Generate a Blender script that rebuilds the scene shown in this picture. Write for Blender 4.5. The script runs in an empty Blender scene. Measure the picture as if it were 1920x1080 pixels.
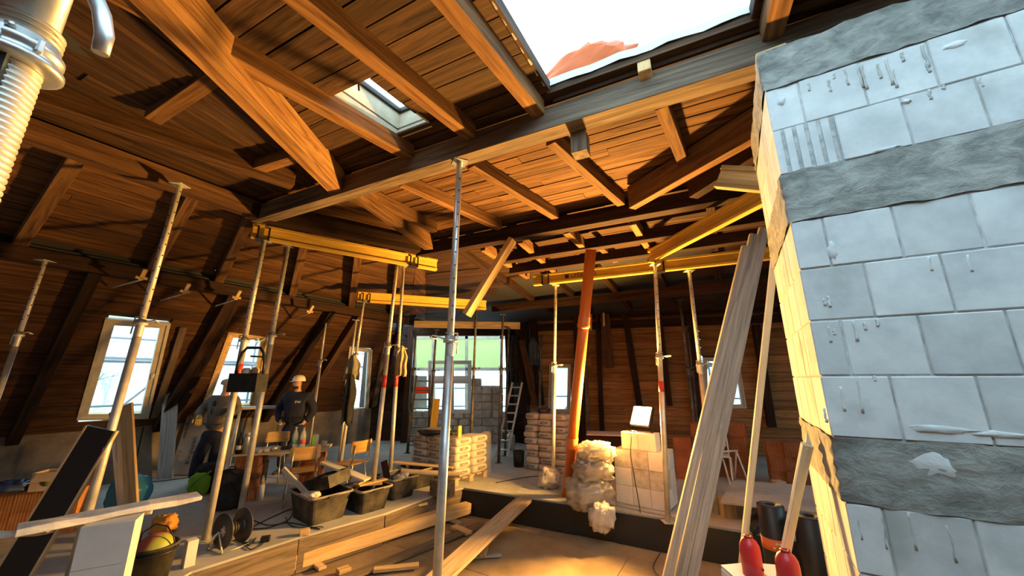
import bpy, bmesh, math, random
from math import sin, cos, pi, radians
from mathutils import Vector as V, Matrix
random.seed(11)
SC = bpy.context.scene
COL = SC.collection
# ---------------------------------------------------------------- camera, world, lights, exposure
F = 690.0; PITCH = radians(13.84); H = 1.75          # focal length in pixels of the 1920 wide frame, upward pitch, eye height
cam_d = bpy.data.cameras.new('camera'); cam = bpy.data.objects.new('camera', cam_d); COL.objects.link(cam)
cam.location = (0, 0, H); cam.rotation_euler = (pi/2 + PITCH, 0, 0)
cam_d.sensor_width = 36; cam_d.lens = 36*F/1920; cam_d.clip_start = .02; cam_d.clip_end = 300
SC.camera = cam
wd = bpy.data.worlds.new('overcast_sky'); SC.world = wd; wd.use_nodes = True
_bg = wd.node_tree.nodes['Background']
_bg.inputs['Color'].default_value = (.62, .87, 1, 1); _bg.inputs['Strength'].default_value = 2.0
SC.view_settings.view_transform = 'Standard'; SC.view_settings.look = 'None'
SC.view_settings.exposure = 1.15; SC.view_settings.gamma = 1; SC.view_settings.use_curve_mapping = False
LAMP_W = 500.0
# ---------------------------------------------------------------- pixel helpers (1920x1080 frame -> points of the place)
def ray(x, y):
    a = (x-960)/F; b = (540-y)/F
    return V((a, cos(PITCH)-b*sin(PITCH), sin(PITCH)+b*cos(PITCH)))
EYE = V((0, 0, H))
def pz(x, y, z=0.0):
    r = ray(x, y); return EYE + r*((z-H)/r.z)
def pY(x, y, Y):
    r = ray(x, y); return EYE + r*(Y/r.y)
def pl(x, y, P, N):
    r = ray(x, y); return EYE + r*((V(P)-EYE).dot(N)/r.dot(N))
def lerp(a, b, f): return V(a)*(1-f) + V(b)*f
# ---------------------------------------------------------------- objects
W = {}
I4 = Matrix.Identity(4)
def link(o, parent, M):
    """M is the matrix relative to the parent"""
    COL.objects.link(o)
    if parent is not None: o.parent = parent
    o.matrix_basis = M
    W[o] = (W[parent] if parent is not None else I4) @ M
    return o
def tag(o, label, cat=None, group=None, kind=None):
    if label: o['label'] = label
    if cat: o['category'] = cat
    if group: o['group'] = group
    if kind: o['kind'] = kind
    return o
def thing(name, label, cat, loc, rotz=0, group=None, M=None):
    o = bpy.data.objects.new(name, None); o.empty_display_size = .1
    if M is None: M = Matrix.Translation(V(loc)) @ Matrix.Rotation(rotz, 4, 'Z')
    link(o, None, M)
    return tag(o, label, cat, group)
def setting(name, loc=(0, 0, 0)):
    o = bpy.data.objects.new(name, None); link(o, None, Matrix.Translation(V(loc))); o['kind'] = 'structure'; return o
def copy_tree(o, parent=None, M=None, label=None):
    c = o.copy(); COL.objects.link(c)
    if parent is not None: c.parent = parent
    if M is not None: c.matrix_basis = M
    W[c] = (W[parent] if parent is not None else I4) @ c.matrix_basis
    if label: c['label'] = label
    for ch in list(o.children): copy_tree(ch, c)
    return c
class MB:
    def __init__(s): s.v = []; s.f = []; s.sm = []; s.mi = []; s.cur = 0
    def add(s, vs, fs, smooth=False):
        k = len(s.v); s.v += [V(p) for p in vs]
        for f in fs: s.f.append([i+k for i in f]); s.sm.append(smooth); s.mi.append(s.cur)
        return s
    def box(s, c, size, R=None, taper=1.0):
        c = V(c); x, y, z = size[0]/2, size[1]/2, size[2]/2
        pts = [V((i*x*(taper if k > 0 else 1), j*y*(taper if k > 0 else 1), k*z)) for k in (-1, 1) for j in (-1, 1) for i in (-1, 1)]
        if R is not None: pts = [R @ p for p in pts]
        return s.add([c+p for p in pts], [(0,2,3,1), (4,5,7,6), (0,1,5,4), (2,6,7,3), (0,4,6,2), (1,3,7,5)])
    def hexa(s, b, t):           # bottom four, top four corners
        return s.add(list(b)+list(t), [(3,2,1,0), (4,5,6,7), (0,1,5,4), (1,2,6,5), (2,3,7,6), (3,0,4,7)])
    def prism(s, poly, vec):
        n = len(poly); vec = V(vec); poly = [V(p) for p in poly]
        return s.add(poly+[p+vec for p in poly], [list(range(n))[::-1], list(range(n, 2*n))] + [(i, (i+1) % n, n+(i+1) % n, n+i) for i in range(n)])
    def tube(s, pts, r, seg=10, cap=True, closed=False):
        pts = [V(p) for p in pts]; n = len(pts)
        rs = r if isinstance(r, (list, tuple)) else [r]*n
        vs = []; prev = None
        for i, p in enumerate(pts):
            if closed: d = pts[(i+1) % n]-pts[i-1]
            else: d = pts[min(i+1, n-1)]-pts[max(i-1, 0)]
            d.normalize()
            if prev is None:
                u = d.orthogonal().normalized()
            else:
                u = prev - d*prev.dot(d)
                u = u.normalized() if u.length > 1e-6 else d.orthogonal().normalized()
            prev = u; w = d.cross(u)
            for k in range(seg):
                a = 2*pi*k/seg; vs.append(p+u*(cos(a)*rs[i])+w*(sin(a)*rs[i]))
        fs = []
        m = n if closed else n-1
        for i in range(m):
            j = (i+1) % n
            for k in range(seg):
                fs.append((i*seg+k, i*seg+(k+1) % seg, j*seg+(k+1) % seg, j*seg+k))
        k0 = len(s.f); s.add(vs, fs, True)
        if cap and not closed:
            base = len(s.v)-len(vs)
            s.f.append([base+k for k in range(seg)][::-1]); s.sm.append(False); s.mi.append(s.cur)
            s.f.append([base+(n-1)*seg+k for k in range(seg)]); s.sm.append(False); s.mi.append(s.cur)
        return s
    def lathe(s, o, prof, seg=16, axis=(0, 0, 1), smooth=True):
        o = V(o); ax = V(axis).normalized(); u = ax.orthogonal().normalized(); w = ax.cross(u); n = len(prof)
        vs = []
        for r, h in prof:
            for k in range(seg):
                a = 2*pi*k/seg; vs.append(o+ax*h+(u*cos(a)+w*sin(a))*max(r, 1e-4))
        fs = [(i*seg+k, i*seg+(k+1) % seg, (i+1)*seg+(k+1) % seg, (i+1)*seg+k) for i in range(n-1) for k in range(seg)]
        return s.add(vs, fs, smooth)
    def mesh(s, name, mats, M=None):
        me = bpy.data.meshes.new(name)
        vs = s.v
        if M is not None:
            Mi = M.inverted(); vs = [Mi @ p for p in vs]
        me.from_pydata([tuple(p) for p in vs], [], s.f)
        for i, p in enumerate(me.polygons): p.use_smooth = s.sm[i]; p.material_index = s.mi[i]
        for m in (mats if isinstance(mats, (list, tuple)) else [mats]): me.materials.append(m)
        bm = bmesh.new(); bm.from_mesh(me); bmesh.ops.recalc_face_normals(bm, faces=bm.faces); bm.to_mesh(me); bm.free()
        return me
    def part(s, name, mat, parent, M=I4, bevel=0):
        """vertices already in the parent's frame (M: extra local matrix, vertices then in that frame)"""
        o = bpy.data.objects.new(name, s.mesh(name, mat)); link(o, parent, M)
        if bevel: bev(o, bevel)
        return o
    def world(s, name, mat, parent=None, M=None, bevel=0):
        """vertices in world space; the object frame is M (default: bottom centre of the bounds, or the parent's frame)"""
        if M is None:
            if parent is not None: M = W[parent]
            else:
                xs = [p.x for p in s.v]; ys = [p.y for p in s.v]; zs = [p.z for p in s.v]
                M = Matrix.Translation(((min(xs)+max(xs))/2, (min(ys)+max(ys))/2, min(zs)))
        o = bpy.data.objects.new(name, s.mesh(name, mat, M))
        link(o, parent, (W[parent].inverted() @ M) if parent is not None else M)
        if bevel: bev(o, bevel)
        return o
def bev(o, w, seg=1):
    b = o.modifiers.new('bevel', 'BEVEL'); b.width = w; b.segments = seg; b.limit_method = 'ANGLE'; b.angle_limit = .7
def frame(o, x, up=(0, 0, 1)):
    x = V(x).normalized(); up = V(up); y = up.cross(x)
    if y.length < 1e-5: y = V((0, 1, 0)).cross(x)
    y.normalize(); z = x.cross(y)
    M = Matrix((x, y, z)).transposed().to_4x4(); M.translation = V(o); return M
def timber(name, p0, p1, w, h, mat, parent=None, up=(0, 0, 1), at='bottom', bevel=.004, seg=1, wob=.0):
    """squared timber from p0 to p1 (centre line of its underside), own frame with x along the grain"""
    p0 = V(p0); p1 = V(p1); M = frame((p0+p1)/2, p1-p0, up); L = (p1-p0).length
    mb = MB(); zo = h/2 if at == 'bottom' else (0 if at == 'mid' else -h/2)
    if wob:
        n = 6; vs = []; fs = []
        for i in range(n+1):
            dx = L*(i/n-.5); j = [random.uniform(-wob, wob) for _ in range(4)]
            vs += [(dx, -w/2+j[0], zo-h/2+j[1]), (dx, w/2+j[2], zo-h/2+j[3]), (dx, w/2-j[0], zo+h/2+j[2]), (dx, -w/2+j[3], zo+h/2-j[1])]
        for i in range(n):
            for k in range(4): fs.append((i*4+k, i*4+(k+1) % 4, i*4+4+(k+1) % 4, i*4+4+k))
        fs += [(0, 1, 2, 3), (n*4+3, n*4+2, n*4+1, n*4)]
        mb.add(vs, fs)
    else: mb.box((0, 0, zo), (L, w, h))
    o = bpy.data.objects.new(name, mb.mesh(name, mat))
    link(o, parent, (W[parent].inverted() @ M) if parent is not None else M)
    if bevel: bev(o, bevel)
    return o
_txt = {}
def text(name, s, mat, parent, M, size, depth=.0008):
    """raised lettering as a real mesh"""
    key = (s, size, depth, mat.name)
    if key not in _txt:
        c = bpy.data.curves.new(name, 'FONT'); c.body = s; c.size = size; c.extrude = depth; c.align_x = 'CENTER'; c.align_y = 'CENTER'; c.resolution_u = 2
        tmp = bpy.data.objects.new('tmp', c); COL.objects.link(tmp); bpy.context.view_layer.update()
        dg = bpy.context.evaluated_depsgraph_get(); me = bpy.data.meshes.new_from_object(tmp.evaluated_get(dg))
        COL.objects.unlink(tmp); bpy.data.objects.remove(tmp); bpy.data.curves.remove(c)
        me.materials.clear(); me.materials.append(mat); me.name = name; _txt[key] = me
    o = bpy.data.objects.new(name, _txt[key]); link(o, parent, M); return o
# ---------------------------------------------------------------- materials
def _mat(name):
    m = bpy.data.materials.new(name); m.use_nodes = True
    nt = m.node_tree; return m, nt, nt.nodes['Principled BSDF']
def noise_mat(name, c1, c2, scale=5, stretch=(1, 1, 1), rough=.7, metal=0, bump=.15, rnd=.12, detail=7, dist=0, spec=.3, spots=None, lo=.35, hi=.68):
    m, nt, P = _mat(name); N = nt.nodes; L = nt.links
    tc = N.new('ShaderNodeTexCoord'); mp = N.new('ShaderNodeMapping'); mp.inputs['Scale'].default_value = stretch
    oi = N.new('ShaderNodeObjectInfo'); mul = N.new('ShaderNodeMath'); mul.operation = 'MULTIPLY'; mul.inputs[1].default_value = 53.7
    L.new(oi.outputs['Random'], mul.inputs[0]); L.new(tc.outputs['Object'], mp.inputs['Vector'])
    nz = N.new('ShaderNodeTexNoise'); nz.noise_dimensions = '4D'; L.new(mul.outputs[0], nz.inputs['W']); L.new(mp.outputs[0], nz.inputs['Vector'])
    nz.inputs['Scale'].default_value = scale; nz.inputs['Detail'].default_value = detail; nz.inputs['Distortion'].default_value = dist; nz.inputs['Roughness'].default_value = .62
    cr = N.new('ShaderNodeValToRGB'); cr.color_ramp.elements[0].color = (*c1, 1); cr.color_ramp.elements[1].color = (*c2, 1)
    cr.color_ramp.elements[0].position = lo; cr.color_ramp.elements[1].position = hi
    L.new(nz.outputs['Fac'], cr.inputs[0]); out = cr.outputs[0]
    if spots:
        col, sc, th = spots
        n2 = N.new('ShaderNodeTexNoise'); n2.noise_dimensions = '4D'; L.new(mul.outputs[0], n2.inputs['W']); L.new(tc.outputs['Object'], n2.inputs['Vector'])
        n2.inputs['Scale'].default_value = sc; n2.inputs['Detail'].default_value = 5
        r2 = N.new('ShaderNodeValToRGB'); r2.color_ramp.elements[0].position = th; r2.color_ramp.elements[1].position = min(1, th+.14)
        L.new(n2.outputs['Fac'], r2.inputs[0])
        mx = N.new('ShaderNodeMix'); mx.data_type = 'RGBA'; mx.inputs['B'].default_value = (*col, 1)
        L.new(r2.outputs[0], mx.inputs['Factor']); L.new(out, mx.inputs['A']); out = mx.outputs['Result']
    if rnd:
        hs = N.new('ShaderNodeHueSaturation'); mr = N.new('ShaderNodeMapRange'); mr.inputs['To Min'].default_value = 1-rnd; mr.inputs['To Max'].default_value = 1+rnd
        L.new(oi.outputs['Random'], mr.inputs['Value']); L.new(mr.outputs[0], hs.inputs['Value']); L.new(out, hs.inputs['Color']); out = hs.outputs[0]
    L.new(out, P.inputs['Base Color'])
    P.inputs['Roughness'].default_value = rough; P.inputs['Metallic'].default_value = metal; P.inputs['Specular IOR Level'].default_value = spec
    if bump:
        b = N.new('ShaderNodeBump'); b.inputs['Strength'].default_value = bump; b.inputs['Distance'].default_value = .02
        L.new(nz.outputs['Fac'], b.inputs['Height']); L.new(b.outputs[0], P.inputs['Normal'])
    return m
def wood(name, c1, c2, rough=.75, rnd=.25, scale=1.0, spots=None, bump=.35):
    return noise_mat(name, c1, c2, 2.2*scale, (.55, 9, 9), rough, 0, bump, rnd, 10, 1.0, .2, spots, .36, .64)
def plain(name, c, rough=.5, metal=0, emit=0, ec=None, spec=.5):
    m, nt, P = _mat(name); P.inputs['Base Color'].default_value = (*c, 1); P.inputs['Roughness'].default_value = rough
    P.inputs['Metallic'].default_value = metal; P.inputs['Specular IOR Level'].default_value = spec
    if emit: P.inputs['Emission Color'].default_value = (*(ec or c), 1); P.inputs['Emission Strength'].default_value = emit
    return m
def sheet(name, c, transp=.5, rough=.25, transl=0.0, bump=0.0, scale=14):
    """thin film: transparent + glossy coat + diffuse/translucent"""
    m = bpy.data.materials.new(name); m.use_nodes = True; nt = m.node_tree; N = nt.nodes; L = nt.links
    N.remove(N['Principled BSDF']); out = N['Material Output']
    tr = N.new('ShaderNodeBsdfTransparent'); gl = N.new('ShaderNodeBsdfGlossy'); gl.inputs['Roughness'].default_value = rough
    df = N.new('ShaderNodeBsdfDiffuse'); df.inputs['Color'].default_value = (*c, 1)
    tl = N.new('ShaderNodeBsdfTranslucent'); tl.inputs['Color'].default_value = (*c, 1)
    m1 = N.new('ShaderNodeMixShader'); m1.inputs[0].default_value = transl; L.new(df.outputs[0], m1.inputs[1]); L.new(tl.outputs[0], m1.inputs[2])
    m2 = N.new('ShaderNodeMixShader'); m2.inputs[0].default_value = .12; L.new(m1.outputs[0], m2.inputs[1]); L.new(gl.outputs[0], m2.inputs[2])
    m3 = N.new('ShaderNodeMixShader'); m3.inputs[0].default_value = transp; L.new(m2.outputs[0], m3.inputs[1]); L.new(tr.outputs[0], m3.inputs[2])
    L.new(m3.outputs[0], out.inputs['Surface'])
    if bump:
        tc = N.new('ShaderNodeTexCoord'); nz = N.new('ShaderNodeTexNoise'); nz.inputs['Scale'].default_value = scale; nz.inputs['Detail'].default_value = 4; nz.inputs['Distortion'].default_value = 1.2
        b = N.new('ShaderNodeBump'); b.inputs['Strength'].default_value = bump; L.new(tc.outputs['Object'], nz.inputs['Vector']); L.new(nz.outputs['Fac'], b.inputs['Height'])
        for q in (gl, df): L.new(b.outputs[0], q.inputs['Normal'])
    return m
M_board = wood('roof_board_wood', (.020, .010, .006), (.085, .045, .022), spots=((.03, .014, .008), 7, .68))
M_boardc = wood('lighter_roof_board', (.040, .017, .007), (.165, .080, .030), spots=((.03, .014, .008), 7, .68))  # lighter board tone for the middle strip and the left slopes
M_rafter = wood('rafter_wood', (.07, .030, .011), (.23, .12, .045))
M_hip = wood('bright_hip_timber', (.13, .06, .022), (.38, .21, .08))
M_beam = wood('old_beam_wood', (.04, .019, .009), (.125, .063, .028))
M_grey = wood('weathered_grey_beam', (.07, .05, .035), (.20, .15, .105))
M_dark = wood('dark_brown_wood', (.010, .005, .003), (.045, .021, .011))  # very dark wood tone for some purlins, posts and plates
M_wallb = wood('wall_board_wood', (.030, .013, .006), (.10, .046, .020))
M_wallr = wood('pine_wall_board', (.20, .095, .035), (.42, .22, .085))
M_fresh = wood('fresh_pine', (.46, .30, .13), (.70, .50, .25), rnd=.12)
M_plank = wood('used_scaffold_plank', (.36, .26, .15), (.62, .47, .29), rnd=.12)
M_greyplank = wood('grey_formwork_plank', (.30, .29, .27), (.56, .54, .50), rnd=.1)
M_pale = wood('pale_batten', (.52, .50, .40), (.74, .70, .56), rnd=.08)
M_h20 = wood('yellow_formwork_beam', (.50, .30, .045), (.78, .52, .09), rnd=.1, bump=.1)
M_ks = noise_mat('sand_lime_block', (.47, .51, .53), (.68, .72, .73), 5, rough=.88, bump=.16, rnd=.10, spots=((.36, .39, .37), 3.2, .58))
M_ksw = noise_mat('white_block', (.60, .59, .56), (.74, .72, .68), 4, rough=.85, bump=.06, rnd=.06)
M_ksm = noise_mat('mossy_block', (.36, .34, .28), (.66, .64, .58), 11, rough=.9, bump=.1, rnd=.06)
M_band = noise_mat('grey_mortar_band', (.17, .185, .175), (.40, .415, .39), 9, (1, 1.4, 1.4), rough=.95, bump=1.0, rnd=.05, dist=.4, detail=10)
M_joint = noise_mat('thin_bed_mortar', (.30, .32, .32), (.62, .64, .64), 20, rough=.95, bump=.3, rnd=0)
M_smearw = noise_mat('pale_mortar_run', (.50, .54, .55), (.70, .73, .74), 14, rough=.95, bump=.3, rnd=0)
M_smear = noise_mat('mortar_smear', (.34, .36, .34), (.56, .58, .56), 14, rough=.95, bump=.4, rnd=0)
M_conc = noise_mat('screed_floor', (.30, .305, .285), (.47, .465, .43), 1.6, rough=.85, bump=.12, rnd=0, spots=((.55, .53, .48), 2.5, .62))
M_concw = noise_mat('knee_wall_plaster', (.12, .10, .08), (.27, .23, .18), 2.2, rough=.95, bump=.4, rnd=0)
M_osb = noise_mat('site_plywood', (.23, .165, .09), (.37, .28, .165), 2.6, rough=.75, bump=.08, rnd=.08, spots=((.34, .25, .14), 5, .66))
M_black = plain('black_membrane', (.012, .013, .015), .45)
M_edge = wood('edge_board', (.10, .075, .05), (.23, .175, .115), rnd=.12)
M_steel = noise_mat('galvanised_steel', (.42, .46, .48), (.66, .70, .72), 9, rough=.38, metal=.75, bump=.08, rnd=.08, spots=((.30, .30, .29), 14, .66))
M_steeld = noise_mat('dull_steel', (.46, .45, .39), (.68, .66, .58), 8, rough=.45, metal=.45, bump=.08, rnd=.1)
M_rust = noise_mat('dark_prop_steel', (.08, .07, .06), (.22, .19, .16), 8, rough=.6, metal=.5, bump=.1, rnd=.1)
M_red = plain('red_sticker', (.50, .035, .025), .5)
M_darkmetal = plain('black_metal', (.02, .02, .022), .45, .4)
M_rubble = noise_mat('plaster_rubble', (.36, .34, .29), (.70, .67, .60), 6, rough=.95, bump=.6, rnd=.2)
M_white = plain('white_lacquer', (.72, .72, .68), .45)
M_cream = noise_mat('aged_window_paint', (.50, .46, .34), (.70, .66, .54), 5, rough=.6, bump=.05, rnd=.05)
M_glass = sheet('window_glass', (.8, .9, .95), .90, .03)
M_cable = plain('black_cable', (.02, .02, .02), .5)
M_orange = plain('orange_drain_pipe', (.62, .16, .025), .38)
M_tub = noise_mat('dusty_black_plastic', (.018, .018, .018), (.15, .13, .10), 3.5, rough=.6, bump=.08, rnd=.15, lo=.45, hi=.78)
M_paper = noise_mat('cement_bag_paper', (.46, .42, .36), (.66, .61, .54), 6, rough=.85, bump=.35, rnd=.1)
M_wrap = sheet('stretch_film', (.62, .57, .47), .80, .12, .35, 1.0, 10)
M_wrapd = sheet('crumpled_film', (.52, .47, .39), .28, .2, .3, 1.0, 9)
M_ink = plain('dark_print', (.03, .03, .04), .7)
M_skin = plain('skin', (.50, .27, .18), .55)
M_navy = noise_mat('navy_workwear', (.010, .014, .030), (.025, .032, .060), 8, rough=.85, bump=.2, rnd=0)
M_brick = noise_mat('clay_brick', (.22, .085, .035), (.36, .15, .065), 5, rough=.85, bump=.15, rnd=.15)
# ================================================================ FLOORS
edgeL = [(-3.9, -1.2), (-2.98, 3.2), (-3.0, 3.98), (-2.43, 4.74), (-1.71, 5.5), (-1.2, 6.30), (-.80, 6.70)]
edgeB = [(1.42, 5.62), (2.68, 4.96), (7.2, 2.6)]
def poly_slab(name, pts, z0, z1, mat, parent=None):
    me = bpy.data.meshes.new(name); bm = bmesh.new()
    b = [bm.verts.new((x, y, z0)) for x, y in pts]; t = [bm.verts.new((x, y, z1)) for x, y in pts]
    n = len(pts); fs = [bm.faces.new(t), bm.faces.new(b[::-1])]
    for i in range(n): bm.faces.new((b[i], b[(i+1) % n], t[(i+1) % n], t[i]))
    bmesh.ops.triangulate(bm, faces=fs); bmesh.ops.recalc_face_normals(bm, faces=bm.faces); bm.to_mesh(me); bm.free()
    me.materials.append(mat); o = bpy.data.objects.new(name, me); link(o, parent, I4)
    return o
fl = poly_slab('floor', edgeL + edgeB + [(9.2, 2.6), (9.2, 12.6), (-9.6, 12.6), (-9.6, -1.2)], -.37, 0, M_conc); fl['kind'] = 'structure'
fl['label'] = 'grey screed floor, raised one step above the plywood'
pit = setting('floor_lower', (0, 3, -.37)); pit['label'] = 'lower floor of plywood sheets'
ax = V((.86, -.51, 0)); ay = V((.51, .86, 0)); o0 = V((-4.1, 7.9, -.39))
for i in range(6):
    for j in range(9):
        c = V((-7.0, 3.2, -.39)) + ax*(2.5*i+(1.25 if j % 2 else 0)) + ay*(1.25*j-4.0) + ax*1.25 + ay*.625
        if c.y < -2.2 or c.x > 8: continue
        M = frame(c, ax); mb = MB().box((0, 0, 0), (2.494, 1.244, .036 + random.uniform(-.003, .003)))
        mb.part('plywood_sheet', M_osb, pit, W[pit].inverted() @ M)
# step edges
tr1 = setting('trim_1', (-2.0, 5.2, -.37)); tr1['label'] = 'edge boards along the step of the screed floor'
for a, b in (((-3.3, 1.66), (-2.98, 3.2)), ((-2.98, 3.2), (-3.0, 3.98)), ((-3.0, 3.98), (-2.43, 4.74)), ((-2.43, 4.74), (-1.71, 5.5)), ((-1.71, 5.5), (-1.2, 6.30)), ((-1.2, 6.3), (-.83, 6.66))):
    d = (V(b)-V(a)).normalized(); n = V((d.y, -d.x))
    p0 = V((a[0]+n.x*.014, a[1]+n.y*.014, -.36)); p1 = V((b[0]+n.x*.014, b[1]+n.y*.014, -.36))
    p0 += V((d.x, d.y, 0))*.004; p1 -= V((d.x, d.y, 0))*.004
    timber('edge_board', p0, p1, .024, .345+random.uniform(-.01, .005), M_edge, tr1)
tr2 = setting('trim_2', (1.5, 5.5, -.37)); tr2['label'] = 'black waterproofing strip on the far step'
mb = MB(); pth = [(-.82, 6.68), (.2, 6.2), (.9, 5.86), (1.42, 5.60), (2.0, 5.29), (2.68, 4.93), (4.5, 4.0), (7.2, 2.58)]
for (a, b) in zip(pth, pth[1:]):
    d = (V(b)-V(a)).normalized(); n = V((-.45*1, -.89))
    k0 = V((a[0], a[1], 0)); k1 = V((b[0], b[1], 0)); N3 = V((n.x, n.y, 0)); j = random.uniform(.006, .03)
    mb.hexa([k0+V((0, 0, -.368)), k1+V((0, 0, -.368)), k1+N3*(.03+j)+V((0, 0, -.368)), k0+N3*(.03+j)+V((0, 0, -.368))],
            [k0+V((0, 0, -.02)), k1+V((0, 0, -.02)), k1+N3*.012+V((0, 0, -.02)), k0+N3*.012+V((0, 0, -.02))])
mb.world('membrane_strip', M_black, tr2)

# ================================================================ BLOCK WALL (right)
WC = V((1.36, 1.67, 0)); WR = V((.862, -.5075, 0)); WN = V((-.5075, -.862, 0)); WV = -WN
bw = setting('wall_right', (1.9, 1.6, -.37)); bw['label'] = 'wall of large pale blocks with grey concrete bands'
def tpx(x, y): return (pl(x, y, WC, WN)-WC).dot(WR)
rows = [(3.25, 3.0, [(1505, 200), (1621, 165), (1753, 130), (1904, 80)]),
        (3.0, 2.75, [(1572, 260), (1702, 232), (1846, 197)]),
        (2.49, 2.25, [(1550, 452), (1683, 435), (1835, 416)]),
        (2.25, 2.005, [(1630, 542), (1778, 532)]),
        (2.005, 1.762, [(1586, 651), (1735, 647), (1902, 637)]),
        (1.762, 1.51, [(1681, 763), (1847, 768)]),
        (1.26, 1.01, [(1667, 1015), (1839, 1027)]),
        (1.01, .76, None), (.76, .51, None), (.51, .26, None), (.26, .01, None), (.01, -.24, None), (-.24, -.37, None)]
JG = .003; TMAX = 2.1; THK = .24; SIDE = .93
MW = frame(WC, WR)                     # x along the face, y into the wall, z up
MWi = W[bw].inverted() @ MW
def wbox(name, t0, t1, y0, y1, z0, z1, mat, jit=.0025, ribs=0, bevel=.004):
    j = random.uniform(-jit, jit) if jit else 0
    mb = MB(); c = V(((t0+t1)/2, (y0+y1)/2, (z0+z1)/2))
    if ribs:
        w = t1-t0; n = ribs; prof = []
        for k in range(n):
            a = w*k/n; b = w*(k+.62)/n; e2 = w*(k+.66)/n; f2 = w*(k+.96)/n
            prof += [(a, 0), (b, 0), (e2, .012), (f2, .012)]
        prof += [(w, 0), (w, y1-y0), (0, y1-y0)]
        mb.prism([V((x-w/2, y-(y1-y0)/2+j, -(z1-z0)/2)) for x, y in prof], (0, 0, z1-z0)); bevel = 0
    else: mb.box((0, j, 0), (t1-t0, y1-y0, z1-z0))
    return mb.part(name, mat, bw, MWi @ Matrix.Translation(c), bevel)
for ri, (zt, zb, js) in enumerate(rows):
    if js: ts = [tpx(x, y) for x, y in js]
    else: ts = [.12+.125*(ri % 2)]
    while ts[-1] < TMAX: ts.append(ts[-1]+.25)
    ts = [0] + ts
    for k in range(len(ts)-1):
        m = M_ks
        wbox('block', ts[k]+(JG if k else 0), ts[k+1]-JG, 0, THK, zb+JG, zt-JG, m, ribs=5 if (ri == 1 and k == 0) else 0)
    s = THK+JG
    for L in ((.25, .25, .19) if ri % 2 else (.13, .25, .25, .06)):
        wbox('block', 0, THK, s+JG, s+L-JG, zb+JG, zt-JG, M_ks); s += L
# mortar behind the joints
wbox('mortar_core', .006, TMAX, .006, THK-.004, -.37, 3.48, M_joint, 0, bevel=0)
wbox('mortar_core', .006, THK-.006, THK-.01, SIDE-.006, -.37, 3.48, M_joint, 0, bevel=0)
# cast bands with a rough face
def band(z0, z1):
    nx, nz = 60, 8; mb = MB(); vs = []; fs = []
    def g(u, w): return .003*sin(17*u+31*w+z0*9)+.0025*sin(41*u-23*w)+random.uniform(-.004, .003)
    path = [(SIDE, -1)]
    pts = [(0, SIDE*(1-k/14)) for k in range(14)] + [(TMAX*k/46, 0) for k in range(47)]
    for iz in range(nz+1):
        w = iz/nz
        for x, y in pts:
            zz = z0+(z1-z0)*w + (random.uniform(-.007, .007) if iz in (0, nz) else 0)
            d = g(x+y, w)-.003
            vs.append((x+(d if x == 0 else 0), y+(d if y == 0 else 0), zz))
    n = len(pts)
    for iz in range(nz):
        for k in range(n-1): fs.append((iz*n+k, iz*n+k+1, (iz+1)*n+k+1, (iz+1)*n+k))
    b0 = len(vs); inn = [(THK, SIDE), (THK, THK), (TMAX, THK)]
    # top and bottom caps
    mb.add(vs, fs, True)
    for zz in (z0+.004, z1-.004):
        mb.add([(0.004, 0.004, zz), (TMAX, 0.004, zz), (TMAX, THK, zz), (THK, THK, zz), (THK, SIDE, zz), (.004, SIDE, zz)], [(0, 1, 2, 3), (0, 3, 4, 5)])
    mb.part('concrete_band', M_band, bw, MWi)
for z0, z1 in ((3.25, 3.49), (2.49, 2.75), (1.26, 1.51)): band(z0, z1)
# runs and smears of mortar
def drip(x, y, L, w=.008):
    y -= 10 if y < 180 else 0
    p = pl(x, y, WC, WN); t = (p-WC).dot(WR); z = p.z; n = 6; pts = []; rs = []
    for k in range(n+1): pts.append(V((t+random.uniform(-.003, .003), -.0005, z-L*k/n))); rs.append(w*(.45+.3*random.random()) if k < n else w*.75)
    mb = MB().tube(pts, rs, 6)
    mb.v = [V((q.x, q.y*1 if q.y > 0 else q.y*.45, q.z)) for q in mb.v]
    mb.part('mortar_drip', M_smear if y < 190 or y > 900 else M_smearw, bw, MWi)
for a in ((1515, 165, .05), (1552, 160, .07), (1563, 148, .03), (1582, 138, .10), (1607, 135, .12), (1613, 128, .15), (1645, 130, .08), (1660, 122, .14), (1672, 140, .10), (1690, 108, .05),
          (1728, 95, .12), (1737, 128, .05), (1740, 178, .05), (1768, 170, .02), (1835, 155, .05), (1545, 560, .03), (1552, 555, .05), (1564, 617, .025), (1600, 600, .09), (1620, 605, .03), (1644, 598, .03), (1575, 725, .10),
          (1604, 705, .15), (1740, 482, .06), (1812, 478, .07), (1638, 705, .02), (1552, 612, .07), (1606, 960, .1), (1650, 965, .12), (1702, 960, .13), (1775, 985, .12), (1545, 765, .06)): drip(*a)
def smear(x, y, rx, rz):
    p = pl(x, y, WC, WN); t = (p-WC).dot(WR); n = 14
    a = [(2*pi*k/n) for k in range(n)]; r = [random.uniform(.65, 1.1) for _ in range(n)]
    mb = MB(); vs = [(t, -.007, p.z)] + [(t+rx*r[k]*.7*cos(a[k]), -.006+random.uniform(-.002, .002), p.z+rz*r[k]*.7*sin(a[k])) for k in range(n)] + [(t+rx*r[k]*cos(a[k]), .001, p.z+rz*r[k]*sin(a[k])) for k in range(n)]
    fs = [(0, 1+k, 1+(k+1) % n) for k in range(n)] + [(1+k, 1+n+k, 1+n+(k+1) % n, 1+(k+1) % n) for k in range(n)]
    mb.add(vs, fs, True); mb.part('mortar_smear', M_smearw, bw, MWi)
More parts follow.
